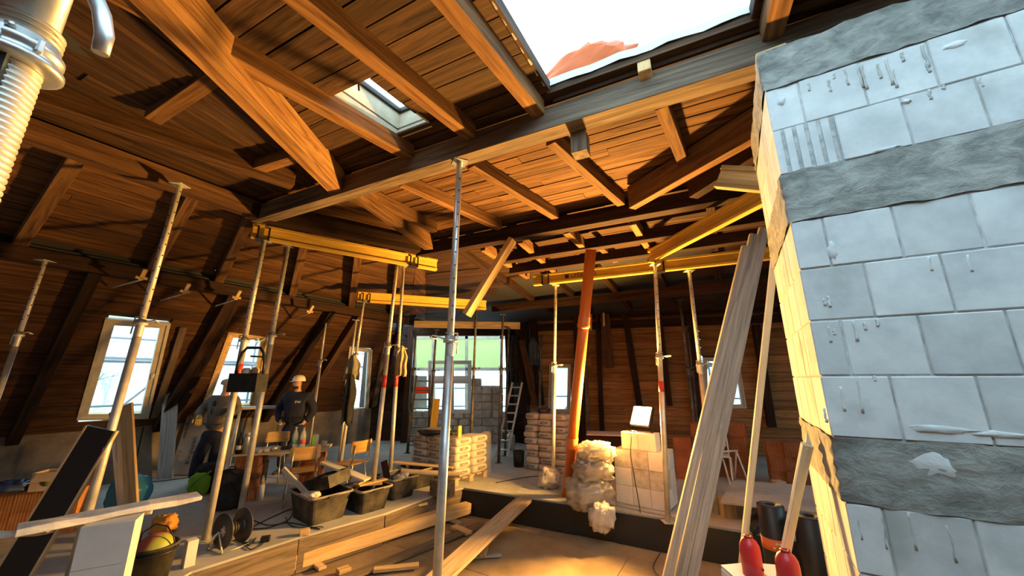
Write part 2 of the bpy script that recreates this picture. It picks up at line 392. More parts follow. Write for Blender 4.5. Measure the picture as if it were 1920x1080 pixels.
for a in ((1745, 868, .09, .06), (1760, 805, .12, .018), (1880, 815, .10, .016), (1660, 280, .06, .010), (1560, 470, .02, .05), (1465, 190, .02, .03), (1700, 190, .02, .012), (1790, 85, .05, .02)): smear(*a)
# levelling piece on the wall head
timber('wall_head_board', WC+V((.03, .06, 3.49)), WC+V((.03, .06, 3.49))+WR*.14, .10, .03, M_fresh, bw)

# ================================================================ ROOF
E2 = V((.896, -.444, 0)); NV = V((.444, .896, 0)); Q0 = V((-.49, 2.99, 0))
S3 = V((.511, .859, 0)); SN = V((.859, -.511, 0))
def zr(d): return 3.88+.12*d if d < 0 else (3.88 if d < 2.05 else 3.88-.12*(d-2.05))
def RP(e, d, off=0.0): p = Q0+E2*e+NV*d; p.z = zr(d)+off; return p
BO = .14                               # boards lie on rafters 14 cm deep
roof = setting('ceiling', (0, 4, 4.0)); roof['label'] = 'underside of the old timber roof, dark boards on rafters'
def plank(name, a0, b0, b1, a1, parent, mat, th=.022, gap=.005, outward=None):
    """board with underside corners a0->b0 (one edge), a1->b1 (other edge)"""
    a0, b0, b1, a1 = V(a0), V(b0), V(b1), V(a1)
    d = (b0-a0)
    if d.length < .03 or (b1-a1).length < .03: return
    wv = (a1-a0).normalized()*gap; wb = (b1-b0).normalized()*gap
    a0 += wv; b0 += wb; a1 -= wv; b1 -= wb
    nrm = outward if outward is not None else V((0, 0, 1))
    jit = nrm*random.uniform(-.008, .008)
    dd = d.normalized()*.002
    vs = [a0+jit+dd, b0+jit-dd, b1+jit-dd, a1+jit+dd]
    mb = MB().hexa(vs, [v+nrm*th for v in vs]); M = frame((a0+b1)/2, d, nrm if abs(d.normalized().dot(nrm)) < .9 else V((0, 1, 0)))
    return mb.world(name, mat, parent, M)
def ruled(A, B, C, D, n, nseg=1, parent=None, mat=None, name='plank', th=.022, outward=None):
    """boards run A->B; first edge A-B, last edge D-C"""
    A, B, C, D = map(V, (A, B, C, D))
    for i in range(n):
        f0 = i/n; f1 = (i+1)/n
        p0, q0 = lerp(A, D, f0), lerp(B, C, f0); p1, q1 = lerp(A, D, f1), lerp(B, C, f1)
        cuts = [0] + sorted(random.uniform(.2, .8) for _ in range(nseg-1)) + [1]
        for u, w in zip(cuts, cuts[1:]):
            plank(name, lerp(p0, q0, u), lerp(p0, q0, w), lerp(p1, q1, w), lerp(p1, q1, u), parent, mat, th, outward=outward)
# hip between the slope over the camera and the left slope
hipA = RP(-1.69, .06); hipB = RP(-.50, -1.92); hipC = RP(1.15, -5.0); 
def hip_e(d): return -1.69 + (d-.06)/(-1.98)*1.19 if d > -1.92 else -.5+(d+1.92)/(-3.08)*1.65
hipz = lambda d: RP(hip_e(d), d)
# slope over the camera: courses parallel to the near purlin, with the two openings left out
HOLE = (.90, 2.33, -4.0, -.03); HOLE_ADDED = (2.32, 4.6, -4.0, -.80); SKY = (-.59, -.19, -.90, -.18)  # second hole is an unseen opening added to light the block wall
wN = .165; nr = 31
for i in range(nr):
    d1 = .10-wN*i; d0 = d1-wN; dm = (d0+d1)/2
    segs = [(max(hip_e(dm), -1.7), 6.4)]
    for h in (HOLE, HOLE_ADDED, SKY):
        if h[2] < dm < h[3]:
            ns = []
            for a, b in segs:
                if h[0] > a: ns.append((a, min(b, h[0])))
                if h[1] < b: ns.append((max(a, h[1]), b))
            segs = [q for q in ns if q[1]-q[0] > .05]
    for a, b in segs:
        if b-a > 2.2:
            c = a+(b-a)*random.uniform(.3, .7); parts = [(a, c), (c, b)]
        else: parts = [(a, b)]
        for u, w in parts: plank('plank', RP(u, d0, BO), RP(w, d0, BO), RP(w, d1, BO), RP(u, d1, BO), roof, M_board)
# between the near and middle purlins
def hip2_e(d): return -1.62 - .25*(d/2.05)
for i in range(15):
    d0 = .10+.135*i; d1 = d0+.135
    c = random.uniform(-.5, 2.5)
    for u, w in ((-2.1, c), (c, 6.4)): plank('plank', RP(u, d0, BO), RP(w, d0, BO), RP(w, d1, BO), RP(u, d1, BO), roof, M_boardc)
# beyond the middle purlin down to the back eaves
J1 = RP(-3.19, -.05); J2 = RP(-2.11, 1.95)
BE = [V((-2.75, 9.75, 3.22)), V((-1.0, 11.6, 3.26)), V((.55, 10.65, 3.22)), V((8.9, 8.1, 3.22))]
up = V((0, 0, BO))
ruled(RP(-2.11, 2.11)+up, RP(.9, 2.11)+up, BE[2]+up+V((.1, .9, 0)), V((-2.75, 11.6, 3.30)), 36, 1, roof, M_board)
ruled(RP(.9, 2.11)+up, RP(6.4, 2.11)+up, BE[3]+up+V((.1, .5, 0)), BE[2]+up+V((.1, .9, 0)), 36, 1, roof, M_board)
# left slopes
EV0 = V((-8.9, -.6, 3.3)); EVm = V((-5.02, 5.95, 3.3)); EV1 = V((-2.75, 9.75, 3.3))
PLn = J1 - S3*5.6; PLn.z = 3.88
ruled(PLn+up, J1+up, EVm+up, EV0+up, 15, 2, roof, M_boardc)
ruled(J1+up, J2+up, EV1+up, EVm+up, 15, 1, roof, M_boardc)
J2b = RP(-2.11, 2.11)
ruled(J2+up, J2b+up, V((-2.75, 11.6, 3.30)), EV1+up, 10, 1, roof, M_boardc)
ruled(J1+up, J2+up, RP(-1.6, 2.0)+up, RP(-1.6, .06)+up, 9, 1, roof, M_boardc)
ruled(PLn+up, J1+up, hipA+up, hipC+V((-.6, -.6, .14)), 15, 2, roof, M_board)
# ---- big timbers
def rt(name, p0, p1, w=.12, h=.15, m=M_rafter, **k): return timber(name, p0, p1, w, h, m, roof, **k)
p1a = RP(-3.25, .09); p1b = RP(6.4, .09); p1a.z = p1b.z = 3.74
tag(rt('purlin', p1a, p1b, .17, .20, M_grey, wob=.006), 'long weathered purlin crossing the whole room')
def flat(p, z): p = V(p); p.z = z; return p
tag(rt('purlin', flat(J2-E2*.15+NV*.18, 3.74), RP(6.4, 2.14)-V((0, 0, .14)), .16, .20, M_dark), 'dark middle purlin')
rt('purlin', flat(PLn, 3.78), flat(J1+S3*.1, 3.78), .16, .20, M_beam)
rt('purlin', flat(J1, 3.74), flat(J2, 3.74), .16, .20, M_dark)
rt('purlin', pz(20, 180, 3.80), pz(548, 352, 3.80), .14, .18, M_beam)
rt('purlin', RP(-1.1, 2.78)-V((0, 0, .15)), RP(5.5, 2.78)-V((0, 0, .15)), .14, .16, M_dark)
rt('purlin', RP(-1.1, 3.28)-V((0, 0, .15)), RP(5.5, 3.28)-V((0, 0, .15)), .14, .16, M_dark)
rt('purlin', RP(-2.6, 5.3)-V((0, 0, .16)), RP(6.4, 5.3)-V((0, 0, .16)), .16, .18, M_dark)
# hip rafters
hu = V((0, 0, -.10))
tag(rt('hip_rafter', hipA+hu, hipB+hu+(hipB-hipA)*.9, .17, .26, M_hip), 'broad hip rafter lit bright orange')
rt('hip_rafter', RP(-1.55, .12)-V((0, 0, .10)), RP(-1.95, 2.0)-V((0, 0, .10)), .15, .22, M_rafter)
v1 = pz(1185, 392, 3.72); v2 = pz(1418, 262, 3.72)
rt('valley_rafter', v1, v2+(v2-v1)*.9, .10, .28, M_rafter)
v3 = pz(1300, 372, 3.70); v4 = pz(1440, 285, 3.70)
rt('valley_rafter', v3, v4+(v4-v3)*.9, .12, .26, M_dark)
# common rafters over the camera
for e0, e1 in ((-.72, -.60), (.05, .12), (.70, .79), (2.42, 2.42), (3.3, 3.3), (4.2, 4.2)):
    rt('rafter', RP(e0-(.1 if e0 < 2 else 0), -4.9 if e0 < 2.4 else -.78), RP(e1, 0.02), .115, .15)
# left inner short rafters
for a, b in (((285, 228), (432, 128)), ((478, 322), (592, 288)), ((110, 330), (30, 395))):
    if a[0] > 200: rt('rafter', pz(*a, 3.84), pz(*b, 3.86), .11, .15)
# rafters between the purlins
for a, b in (((882, 314), (1043, 412)), ((1032, 270), (1165, 386)), ((1240, 203), (1288, 325)), ((752, 348), (936, 431)), ((700, 378), (815, 436))):
    p, q = pz(*a, 3.87), pz(*b, 3.87); rt('rafter', p, q, .10, .15)
for a, b in (((1062, 438), (1095, 468)), ((1186, 422), (1222, 478)), ((975, 456), (1035, 508)), ((1120, 462), (1152, 490)), ((905, 470), (985, 520))):
    p, q = pz(*a, 3.72), pz(*b, 3.66); rt('rafter', p, q+(q-p)*.1, .09, .15)
for k in range(9):                                     # long rafters running down to the back
    e = -1.7+.95*k; a = RP(e, 2.2); b = RP(e+.25, 6.6)
    rt('rafter', a, b, .10, .15, M_dark)
for f in (.02, .2, .38, .56, .74, .9):                 # left slope, square to the eave
    a = lerp(PLn, J1, f) ; b = lerp(EV0, EVm, f)
    rt('rafter', a, b, .12, .15, M_rafter)
for f in (.02, .3, .6, .88): rt('rafter', lerp(J1, J2, f), lerp(EVm, EV1, f), .12, .15, M_rafter)
# eave plates
rt('eave_plate', EV0-V((0, 0, .16)), EV1-V((0, 0, .16))+S3*.5, .16, .18, M_dark)
rt('eave_plate', BE[2]-V((0, 0, .14)), BE[3]-V((0, 0, .14)), .16, .18, M_dark)
# cut post stub below the near purlin, block on top, loose hanging strut
sp = pz(1083, 246, 3.745); sp.z = 3.56
st = timber('post_stub', sp, sp+V((0, 0, .185)), .13, .13, M_grey, roof, up=NV); st['label'] = 'cut end of an old post hanging below the purlin'
bp = RP(1.60, -.02); timber('packing_block', flat(bp, 3.90), flat(bp+NV*.02, 4.02), .10, .09, M_fresh, roof, up=E2)
hs = timber('hanging_strut', V((-.02, 5.0, 3.74)), pY(870, 588, 5.12), .075, .15, M_fresh, roof, up=(.6, .5, .5)); hs['label'] = 'loose yellow strut hanging down from the middle purlin'
# trimming of the big opening: split board ends, upstand, tarpaulin
for (e0, d0, e1, d1) in ((.90, -4.0, .90, -.02), (.88, -.03, 2.36, -.03), (2.34, -.80, 2.34, -.03), (2.34, -.80, 4.6, -.80)):
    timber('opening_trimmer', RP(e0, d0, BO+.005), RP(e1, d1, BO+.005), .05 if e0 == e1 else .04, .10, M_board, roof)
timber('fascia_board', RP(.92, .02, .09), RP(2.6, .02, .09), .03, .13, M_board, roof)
# skylight: box and glazing
sk = [RP(SKY[0], SKY[2], BO), RP(SKY[1], SKY[2], BO), RP(SKY[1], SKY[3], BO), RP(SKY[0], SKY[3], BO)]
zz = V((0, 0, .28)); skb = setting('window_1', (sk[0]+sk[2])/2); skb['label'] = 'small open roof light with a white lined shaft'
for i in range(4):
    a, b = sk[i], sk[(i+1) % 4]; n = (((sk[0]+sk[2])/2)-(a+b)/2); n.z = 0; n.normalize()
    MB().hexa([a, b, b-n*.02, a-n*.02], [a+zz, b+zz, b-n*.02+zz, a-n*.02+zz]).world('shaft_lining', M_cream, skb)
    timber('sash_bar', a+zz*.95, b+zz*.95, .05, .05, M_darkmetal, skb)
MB().hexa([p+zz for p in sk], [p+zz+V((0, 0, .006)) for p in sk]).world('pane', M_glass, skb)
pk = sk[3]*.35+sk[1]*.65
MB().tube([lerp(sk[0], sk[1], .55)+zz*.9, lerp(sk[0], sk[1], .55)+zz*.4+NV*.05, lerp(sk[0], sk[1], .55)+zz*.05+NV*.07], .008, 6).world('stay_bar', M_darkmetal, skb)

# ================================================================ LEFT MANSARD WALL
K0 = V((-6.6, 7.4, .9)); TV = V((.859*.657, -.511*.657, .754)); LN = S3.cross(TV).normalized()
if LN.dot(EYE-K0) < 0: LN = -LN
def LP(s, t, off=0.0): return K0+S3*s+TV*t+LN*off
def st_of(x, y):
    p = pl(x, y, K0, LN); return ((p-K0).dot(S3), (p-K0).dot(TV))
wl = setting('wall_left', (-6.4, 6, 0)); wl['label'] = 'sloping mansard wall of dark horizontal boards'
winpx = [[(197, 597), (320, 606), (278, 784), (143, 787)], [(428, 622), (503, 632), (478, 766), (374, 772)], [(655, 650), (698, 656), (690, 772), (640, 772)]]
wst = [[st_of(*q) for q in w] for w in winpx]
def wint(w, t):                         # horizontal extent of a window at height t
    tl, tr_, br, bl = w
    if not (min(bl[1], br[1]) < t < max(tl[1], tr_[1])): return None
    fl_ = (t-bl[1])/(tl[1]-bl[1]); fr = (t-br[1])/(tr_[1]-br[1])
    return (bl[0]+(tl[0]-bl[0])*fl_, br[0]+(tr_[0]-br[0])*fr)
nrow = 16; hrow = 3.18/nrow
for i in range(nrow):
    t0 = i*hrow; t1 = t0+hrow; tm = (t0+t1)/2
    segs = [(-9.5, min(4.8, 6.75-1.104*tm))]
    for w in wst:
        q = wint(w, tm)
        if q:
            ns = []
            for a, b in segs:
                if q[0] > a: ns.append((a, min(b, q[0])))
                if q[1] < b: ns.append((max(a, q[1]), b))
            segs = [z for z in ns if z[1]-z[0] > .04]
    for a, b in segs:
        cuts = [a] + ([random.uniform(a+.5, b-.5)] if b-a > 3 else []) + [b]
        for u, v in zip(cuts, cuts[1:]): plank('plank', LP(u, t0), LP(v, t0), LP(v, t1), LP(u, t1), wl, M_wallb, .025, outward=-LN)
# mansard posts on the wall
for s0, s1 in ((-3.9, -3.9), (-1.75, -1.75), (-.12, -.12), (.05, -.05), (1.75, 1.75), (2.45, 2.45), (5.0, 3.7), (-6.2, -6.2)):
    timber('mansard_post', LP(s0, .0, .02), LP(s1, 3.1, .02), .13, .15, M_dark if s0 != 2.45 else M_beam, wl, up=LN)
rw = timber('cheek_board', LP(-.22, .25, .015), LP(-.50, 2.28, .015), .10, .05, M_grey, wl, up=LN)
timber('cheek_board', LP(4.75, .1, .015), LP(3.85, 2.1, .015), .16, .05, M_grey, wl, up=LN)
# knee wall below
kb = MB(); a = K0-S3*9.5; b = K0+S3*4.9
kb.hexa([flat(a, 0), flat(b, 0), flat(b-SN*.3, 0), flat(a-SN*.3, 0)], [flat(a, .92), flat(b, .92), flat(b-SN*.3, .92), flat(a-SN*.3, .92)])
kw = kb.world('wall_left_base', M_concw); kw['kind'] = 'structure'; kw['label'] = 'low plastered knee wall under the windows'
for s in (-2.4, -.3, 2.1, 4.0):
    mb = MB().hexa([flat(K0+S3*s+SN*.002, .0), flat(K0+S3*(s+.02)+SN*.002, 0), flat(K0+S3*(s+.02), 0), flat(K0+S3*s, 0)], [flat(K0+S3*s+SN*.002, .9), flat(K0+S3*(s+.02)+SN*.002, .9), flat(K0+S3*(s+.02), .9), flat(K0+S3*s, .9)])
    mb.world('plaster_joint', M_dark, kw)
# little wooden clamps under the eave
for (x, y) in ((268, 515), (350, 541), (446, 553), (583, 580)):
    p = pl(x, y, K0+LN*.55, LN); M = frame(p, TV, LN)
    MB().box((0, 0, 0), (.17, .045, .03)).box((-.05, 0, 0), (.03, .12, .03)).part('wooden_clamp', M_fresh, wl, W[wl].inverted() @ M)
    q = st_of(x, y); timber('clamp_arm', p-TV*.09, LP(q[0]-.25, q[1]-.25, .06), .02, .02, M_steeld, wl, at='mid')
# windows of the left wall
def quad_window(name, quad, n_in, label, depth=.10, fr=.07, mat=M_cream, mull=None):
    """casement from 4 corners TL TR BR BL; n_in points into the room"""
    q = [V(p) for p in quad]; c = (q[0]+q[2])/2; root = setting(name, c); root['label'] = label
    def ins(k): return [q[0]+(q[1]-q[0]).normalized()*k+(q[3]-q[0]).normalized()*k, q[1]+(q[0]-q[1]).normalized()*k+(q[2]-q[1]).normalized()*k,
                        q[2]+(q[3]-q[2]).normalized()*k+(q[1]-q[2]).normalized()*k, q[3]+(q[2]-q[3]).normalized()*k+(q[0]-q[3]).normalized()*k]
    def ring(k0, k1, o0, o1, nm):
        A, B = ins(k0), ins(k1)
        for i in range(4):
            j = (i+1) % 4; b4 = [A[i], A[j], B[j], B[i]]
            MB().hexa([p+n_in*o0 for p in b4], [p+n_in*o1 for p in b4]).world(nm, mat, root)
    ring(0, fr*.55, -depth, .02, 'frame'); ring(fr*.5, fr*1.55, -depth*.7, .0, 'sash')
    g = ins(fr*1.5); MB().hexa([p-n_in*(depth*.45) for p in g], [p-n_in*(depth*.45-.006) for p in g]).world('pane', M_glass, root)
    h = lerp(lerp(q[1], q[2], .5), lerp(q[0], q[3], .5), .08)
    MB().tube([h, h+n_in*.05, h+n_in*.05+(q[2]-q[1]).normalized()*.10], .009, 6).world('handle', M_white, root)
    return root
nm = ('sash window with pale frame in the sloping wall, nearest to the camera', 'window behind the bending worker', 'narrow window behind the hanging dark clothes')
for i, w in enumerate(winpx):
    quad_window('window_%d' % (i+2), [pl(x, y, K0, LN) for x, y in w], LN, nm[i], fr=.075, mat=M_cream if i != 1 else M_fresh)

# ================================================================ BACK WALLS
B0 = V((.5, 10.7, 0)); B1 = V((8.6, 8.4, 0)); BD = (B1-B0).normalized(); BN = V((BD.y, -BD.x, 0))
if BN.y > 0: BN = -BN
wb = setting('wall_back', (4, 9.6, 0)); wb['label'] = 'boarded back wall glowing in the lamp light'
rpx = [[(1030, 682), (1071, 683), (1069, 774), (1028, 774)], [(1318, 670), (1385, 671), (1400, 766), (1320, 766)]]
rq = [[pl(x, y, B0, BN) for x, y in w] for w in rpx]
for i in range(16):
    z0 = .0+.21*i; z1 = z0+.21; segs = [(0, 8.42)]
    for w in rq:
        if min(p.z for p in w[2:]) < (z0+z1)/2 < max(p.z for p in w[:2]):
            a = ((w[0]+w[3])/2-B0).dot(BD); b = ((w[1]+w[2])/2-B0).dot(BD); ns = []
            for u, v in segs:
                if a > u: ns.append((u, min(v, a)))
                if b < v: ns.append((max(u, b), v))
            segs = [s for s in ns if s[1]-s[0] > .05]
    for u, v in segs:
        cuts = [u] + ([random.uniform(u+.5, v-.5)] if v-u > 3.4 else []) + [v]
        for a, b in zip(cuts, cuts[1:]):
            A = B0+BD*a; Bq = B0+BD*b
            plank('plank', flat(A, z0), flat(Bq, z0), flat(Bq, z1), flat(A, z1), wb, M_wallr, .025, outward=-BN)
for i, w in enumerate(rq):
    quad_window('window_%d' % (i+5), w, BN, ('white-lit window behind the stack of paper bags', 'bright window behind the leaning grey planks')[i], fr=.06)
# posts and braces in front of the back wall
def bpost(x0, y0, x1, y1, w=.15, m=M_dark, off=.12, nm_='wall_post'):
    return timber(nm_, pl(x0, y0, B0+BN*off, BN), pl(x1, y1, B0+BN*off, BN), w, .14, m, wb, up=BN)
bpost(1172, 590, 1205, 800); bpost(1235, 590, 1255, 760, .12); bpost(1290, 590, 1310, 800, .14); bpost(1085, 590, 1090, 830, .25); bpost(1120, 580, 1130, 830, .12)
bpost(1415, 610, 1445, 800, .16); bpost(1000, 600, 1015, 760, .2)
bpost(1134, 590, 1143, 690, .24, M_beam, .3); bpost(1108, 590, 1108, 620, .06, M_fresh, .35); bpost(1132, 588, 1133, 612, .05, M_fresh, .45)
# wall between mansard and bay, bay jambs
wj = setting('wall_bay', (-2, 11.3, 0)); wj['label'] = 'dark boarded jambs and rubble parapet of the open bay'
for (xa, ya, xb, yb, z0, z1) in ((-4.4, 11.5, -3.05, 11.35, 0, 3.3), (-.06, 11.3, .52, 10.7, 0, 3.3)):
    n = 16
    for i in range(n):
        a = z0+(z1-z0)*i/n; b = z0+(z1-z0)*(i+1)/n
        plank('plank', (xa, ya, a), (xb, yb, a), (xb, yb, b), (xa, ya, b), wj, M_dark, .03, outward=V((0, 1, 0)))
timber('bay_post', V((-3.05, 11.2, 0)), V((-3.05, 11.2, 3.2)), .16, .16, M_dark, wj, up=(0, -1, 0))
timber('bay_post', V((.0, 11.0, 0)), V((-.12, 11.1, 3.2)), .2, .16, M_dark, wj, up=(0, -1, 0))
timber('bay_post', pY(985, 760, 10.2), pY(975, 610, 10.6), .28, .12, M_dark, wj, up=(0, -1, 0))
timber('bay_post', pY(1003, 760, 9.9), pY(978, 640, 10.3), .16, .12, M_beam, wj, up=(0, -1, 0))
timber('lintel', V((-3.3, 11.25, 3.02)), V((.5, 11.25, 3.02)), .2, .28, M_dark, wj)
# rubble parapet: rough blocks
for k in range(34):
    r_ = k // 9; c = k % 9
    x = -2.95+.31*c+(.15 if r_ % 2 else 0); z = .105*2*r_
    if x > -1.15 and False: continue
    s = V((random.uniform(.26, .31), .24, .20))
    M = Matrix.Translation((x, 11.42+random.uniform(-.02, .02), z+.10)) @ Matrix.Rotation(random.uniform(-.05, .05), 4, 'Z')
    mb = MB().box((0, 0, 0), s, taper=.97); mb.part('rubble_stone', M_rubble, wj, W[wj].inverted() @ M, .02)
for k in range(22):
    r_ = k // 3; c = k % 3; M = Matrix.Translation((-1.02+.30*c+random.uniform(-.03, .03), 11.2, .11+.22*r_)) @ Matrix.Rotation(random.uniform(-.06, .06), 4, 'Y')
    MB().box((0, 0, 0), (.30, .3, .215), taper=.96).part('rubble_stone', M_rubble, wj, W[wj].inverted() @ M, .025)
MB().box((-1.55, 11.44, .40), (2.9, .16, .80)).box((-.72, 11.22, .78), (.84, .2, 1.54)).world('mortar_core', M_rubble, wj)
# tall casement standing in the bay
Yb = 11.3
def cas(name, x0, y0, x1, y1):
    return [pY(x0, y0, Yb), pY(x1, y0, Yb), pY(x1, y1, Yb), pY(x0, y1, Yb)]
wn = V((0, -1, 0))
for i, r_ in enumerate(((803, 676, 842, 712), (844, 676, 884, 712), (803, 712, 842, 775), (844, 712, 884, 775))):
    quad_window('window_%d' % (i+7), cas('w', *r_), wn, ('left fanlight of the tall white bay window', 'right fanlight of the tall white bay window', 'left casement of the tall white bay window', 'right casement of the tall white bay window')[i], fr=.07, mat=M_white)
# side and rear walls, mostly behind the camera
def wallq(name, a, b, z0, z1, m, label, th=.2):
    a, b = V((a[0], a[1], 0)), V((b[0], b[1], 0)); d = (b-a).normalized(); n = V((d.y, -d.x, 0))*th
    o = MB().hexa([flat(a, z0), flat(b, z0), flat(b+n, z0), flat(a+n, z0)], [flat(a, z1), flat(b, z1), flat(b+n, z1), flat(a+n, z1)]).world(name, m)
    o['kind'] = 'structure'; o['label'] = label; return o
wallq('wall_far_right', (8.6, 8.6), (8.6, 1.0), -.37, 3.6, M_wallb, 'dark boarded wall at the far right')
# ---- weather layer on top of the boards and behind the walls (keeps daylight out except through the openings)
M_felt = plain('roof_felt', (.03, .03, .032), .9)
def felt(quads, name='roofing_felt', parent=roof, th=V((0, 0, .02))):
    mb = MB()
    for q in quads: mb.hexa([V(p) for p in q], [V(p)+th for p in q])
    return mb.world(name, M_felt, parent)
u2 = V((0, 0, BO+.09))
qs = []
for (a, b, c, d) in ((-1.75, .90, -5.2, .12), (2.33, 4.6, -.80, .12), (4.6, 6.5, -5.2, .12), (.90, 4.6, -5.2, -4.0)):
    if a == -1.75:      # leave the roof light open
        for (x0, x1, y0, y1) in ((-1.75, SKY[0], SKY[2], .12), (SKY[1], .90, SKY[2], .12), (SKY[0], SKY[1], SKY[3], .12), (-1.75, .90, -5.2, SKY[2])):
            qs.append([RP(x0, y0)+u2, RP(x1, y0)+u2, RP(x1, y1)+u2, RP(x0, y1)+u2])
    else: qs.append([RP(a, c)+u2, RP(b, c)+u2, RP(b, d)+u2, RP(a, d)+u2])
qs.append([RP(-2.2, .1)+u2, RP(6.5, .1)+u2, RP(6.5, 2.12)+u2, RP(-2.2, 2.12)+u2])
qs.append([RP(-2.2, 2.1)+u2, RP(6.5, 2.1)+u2, BE[3]+u2+V((.3, .6, 0)), V((-2.8, 11.75, 3.32))+V((0, 0, .03))])
qs.append([RP(.9, 2.1)+u2, RP(.95, 2.1)+u2, BE[2]+u2+V((.1, 1.2, 0)), BE[2]+u2+V((-.9, 1.2, 0))])
qs.append([PLn-S3*.4+u2, J1+u2, EVm+u2, EV0-S3*.4+u2]); qs.append([J1+u2, J2+u2, EV1+u2, EVm+u2]); qs.append([J2+u2, J2b+u2, V((-2.75, 11.7, 3.34)), EV1+u2])
qs.append([J1+u2, J2+u2, RP(-1.6, 2.1)+u2, RP(-1.6, .0)+u2]); qs.append([PLn-S3*.4+u2, J1+u2, hipA+u2, hipC+V((-.6, -.8, .18))])
felt(qs)
# gap strip between left eave and sloping wall
felt([[EV0-S3*.4-SN*.25+V((0, 0, -.12)), EV1+S3*.3-SN*.25+V((0, 0, -.12)), EV1+S3*.3+V((0, 0, .2)), EV0-S3*.4+V((0, 0, .2))]], 'eave_lining')
felt([[BE[2]-BN*.35+V((-.3, .1, -.2)), BE[3]-BN*.35+V((0, 0, -.2)), BE[3]+V((0, .2, .2)), BE[2]+V((-.3, .2, .2))]], 'eave_lining')
# backing of the sloping wall, pieces round the windows
def backL():
    mb = MB(); off = -.03
    lim = [(-10, wst[0][3][0]-.25)]
    ws = wst
    def q(s0, s1, t0, t1, s0b=None, s1b=None):
        b4 = [LP(s0, t0, off), LP(s1, t0, off), LP(s1 if s1b is None else s1b, t1, off), LP(s0 if s0b is None else s0b, t1, off)]
        mb.hexa(b4, [p-LN*.02 for p in b4])
    for i in range(8):          # narrow rows follow the slanted jambs
        pass
    n = 32
    for i in range(n):
        t0 = 3.3*i/n-.05; t1 = 3.3*(i+1)/n-.05; tm = (t0+t1)/2; segs = [(-10, min(5.2, 6.78-1.104*tm))]
        for w in ws:
            r_ = wint(w, tm)
            if r_:
                ns = []
                for a, b in segs:
                    if r_[0] > a: ns.append((a, min(b, r_[0]+.03)))
                    if r_[1] < b: ns.append((max(a, r_[1]-.03), b))
                segs = ns
        for a, b in segs: q(a, b, t0, t1)
    return mb.world('wall_lining', M_felt, wl)
backL()
mb = MB()
for (a, b, z0, z1) in [(-.1, (rq[0][0]-B0).dot(BD)+.03, 0, 3.4), ((rq[0][1]-B0).dot(BD)-.03, (rq[1][3]-B0).dot(BD)+.03, 0, 3.4), ((rq[1][2]-B0).dot(BD)-.06, 8.7, 0, 3.4),
                       ((rq[0][0]-B0).dot(BD), (rq[0][1]-B0).dot(BD), 0, rq[0][2].z+.03), ((rq[0][0]-B0).dot(BD), (rq[0][1]-B0).dot(BD), rq[0][0].z-.03, 3.4),
                       ((rq[1][0]-B0).dot(BD), (rq[1][2]-B0).dot(BD), 0, rq[1][2].z+.03), ((rq[1][0]-B0).dot(BD), (rq[1][2]-B0).dot(BD), rq[1][0].z-.03, 3.4)]:
    p, q = B0+BD*a-BN*.04, B0+BD*b-BN*.04
    b4 = [flat(p, z0), flat(q, z0), flat(q, z1), flat(p, z1)]; mb.hexa(b4, [v-BN*.03 for v in b4])
mb.world('wall_lining', M_felt, wb)
wallq('wall_bay_side', (-3.1, 11.45), (-4.6, 11.6), 0, 3.5, M_felt, 'dark wall left of the bay', .1)
wallq('wall_bay_return', (.6, 10.72), (-.02, 11.4), 0, 3.5, M_felt, 'dark wall right of the bay', .1)
# rear part of the attic behind the camera: wide opening towards the scaffold, walls left and right of it
wallq('wall_rear', (-11, -1.3), (8.6, -1.3), -.37, 3.9, M_wallb, 'boarded wall behind the camera')
wallq('wall_near_right', (8.6, 1.2), (8.6, -1.3), -.37, 3.8, M_wallb, 'dark wall at the near right')
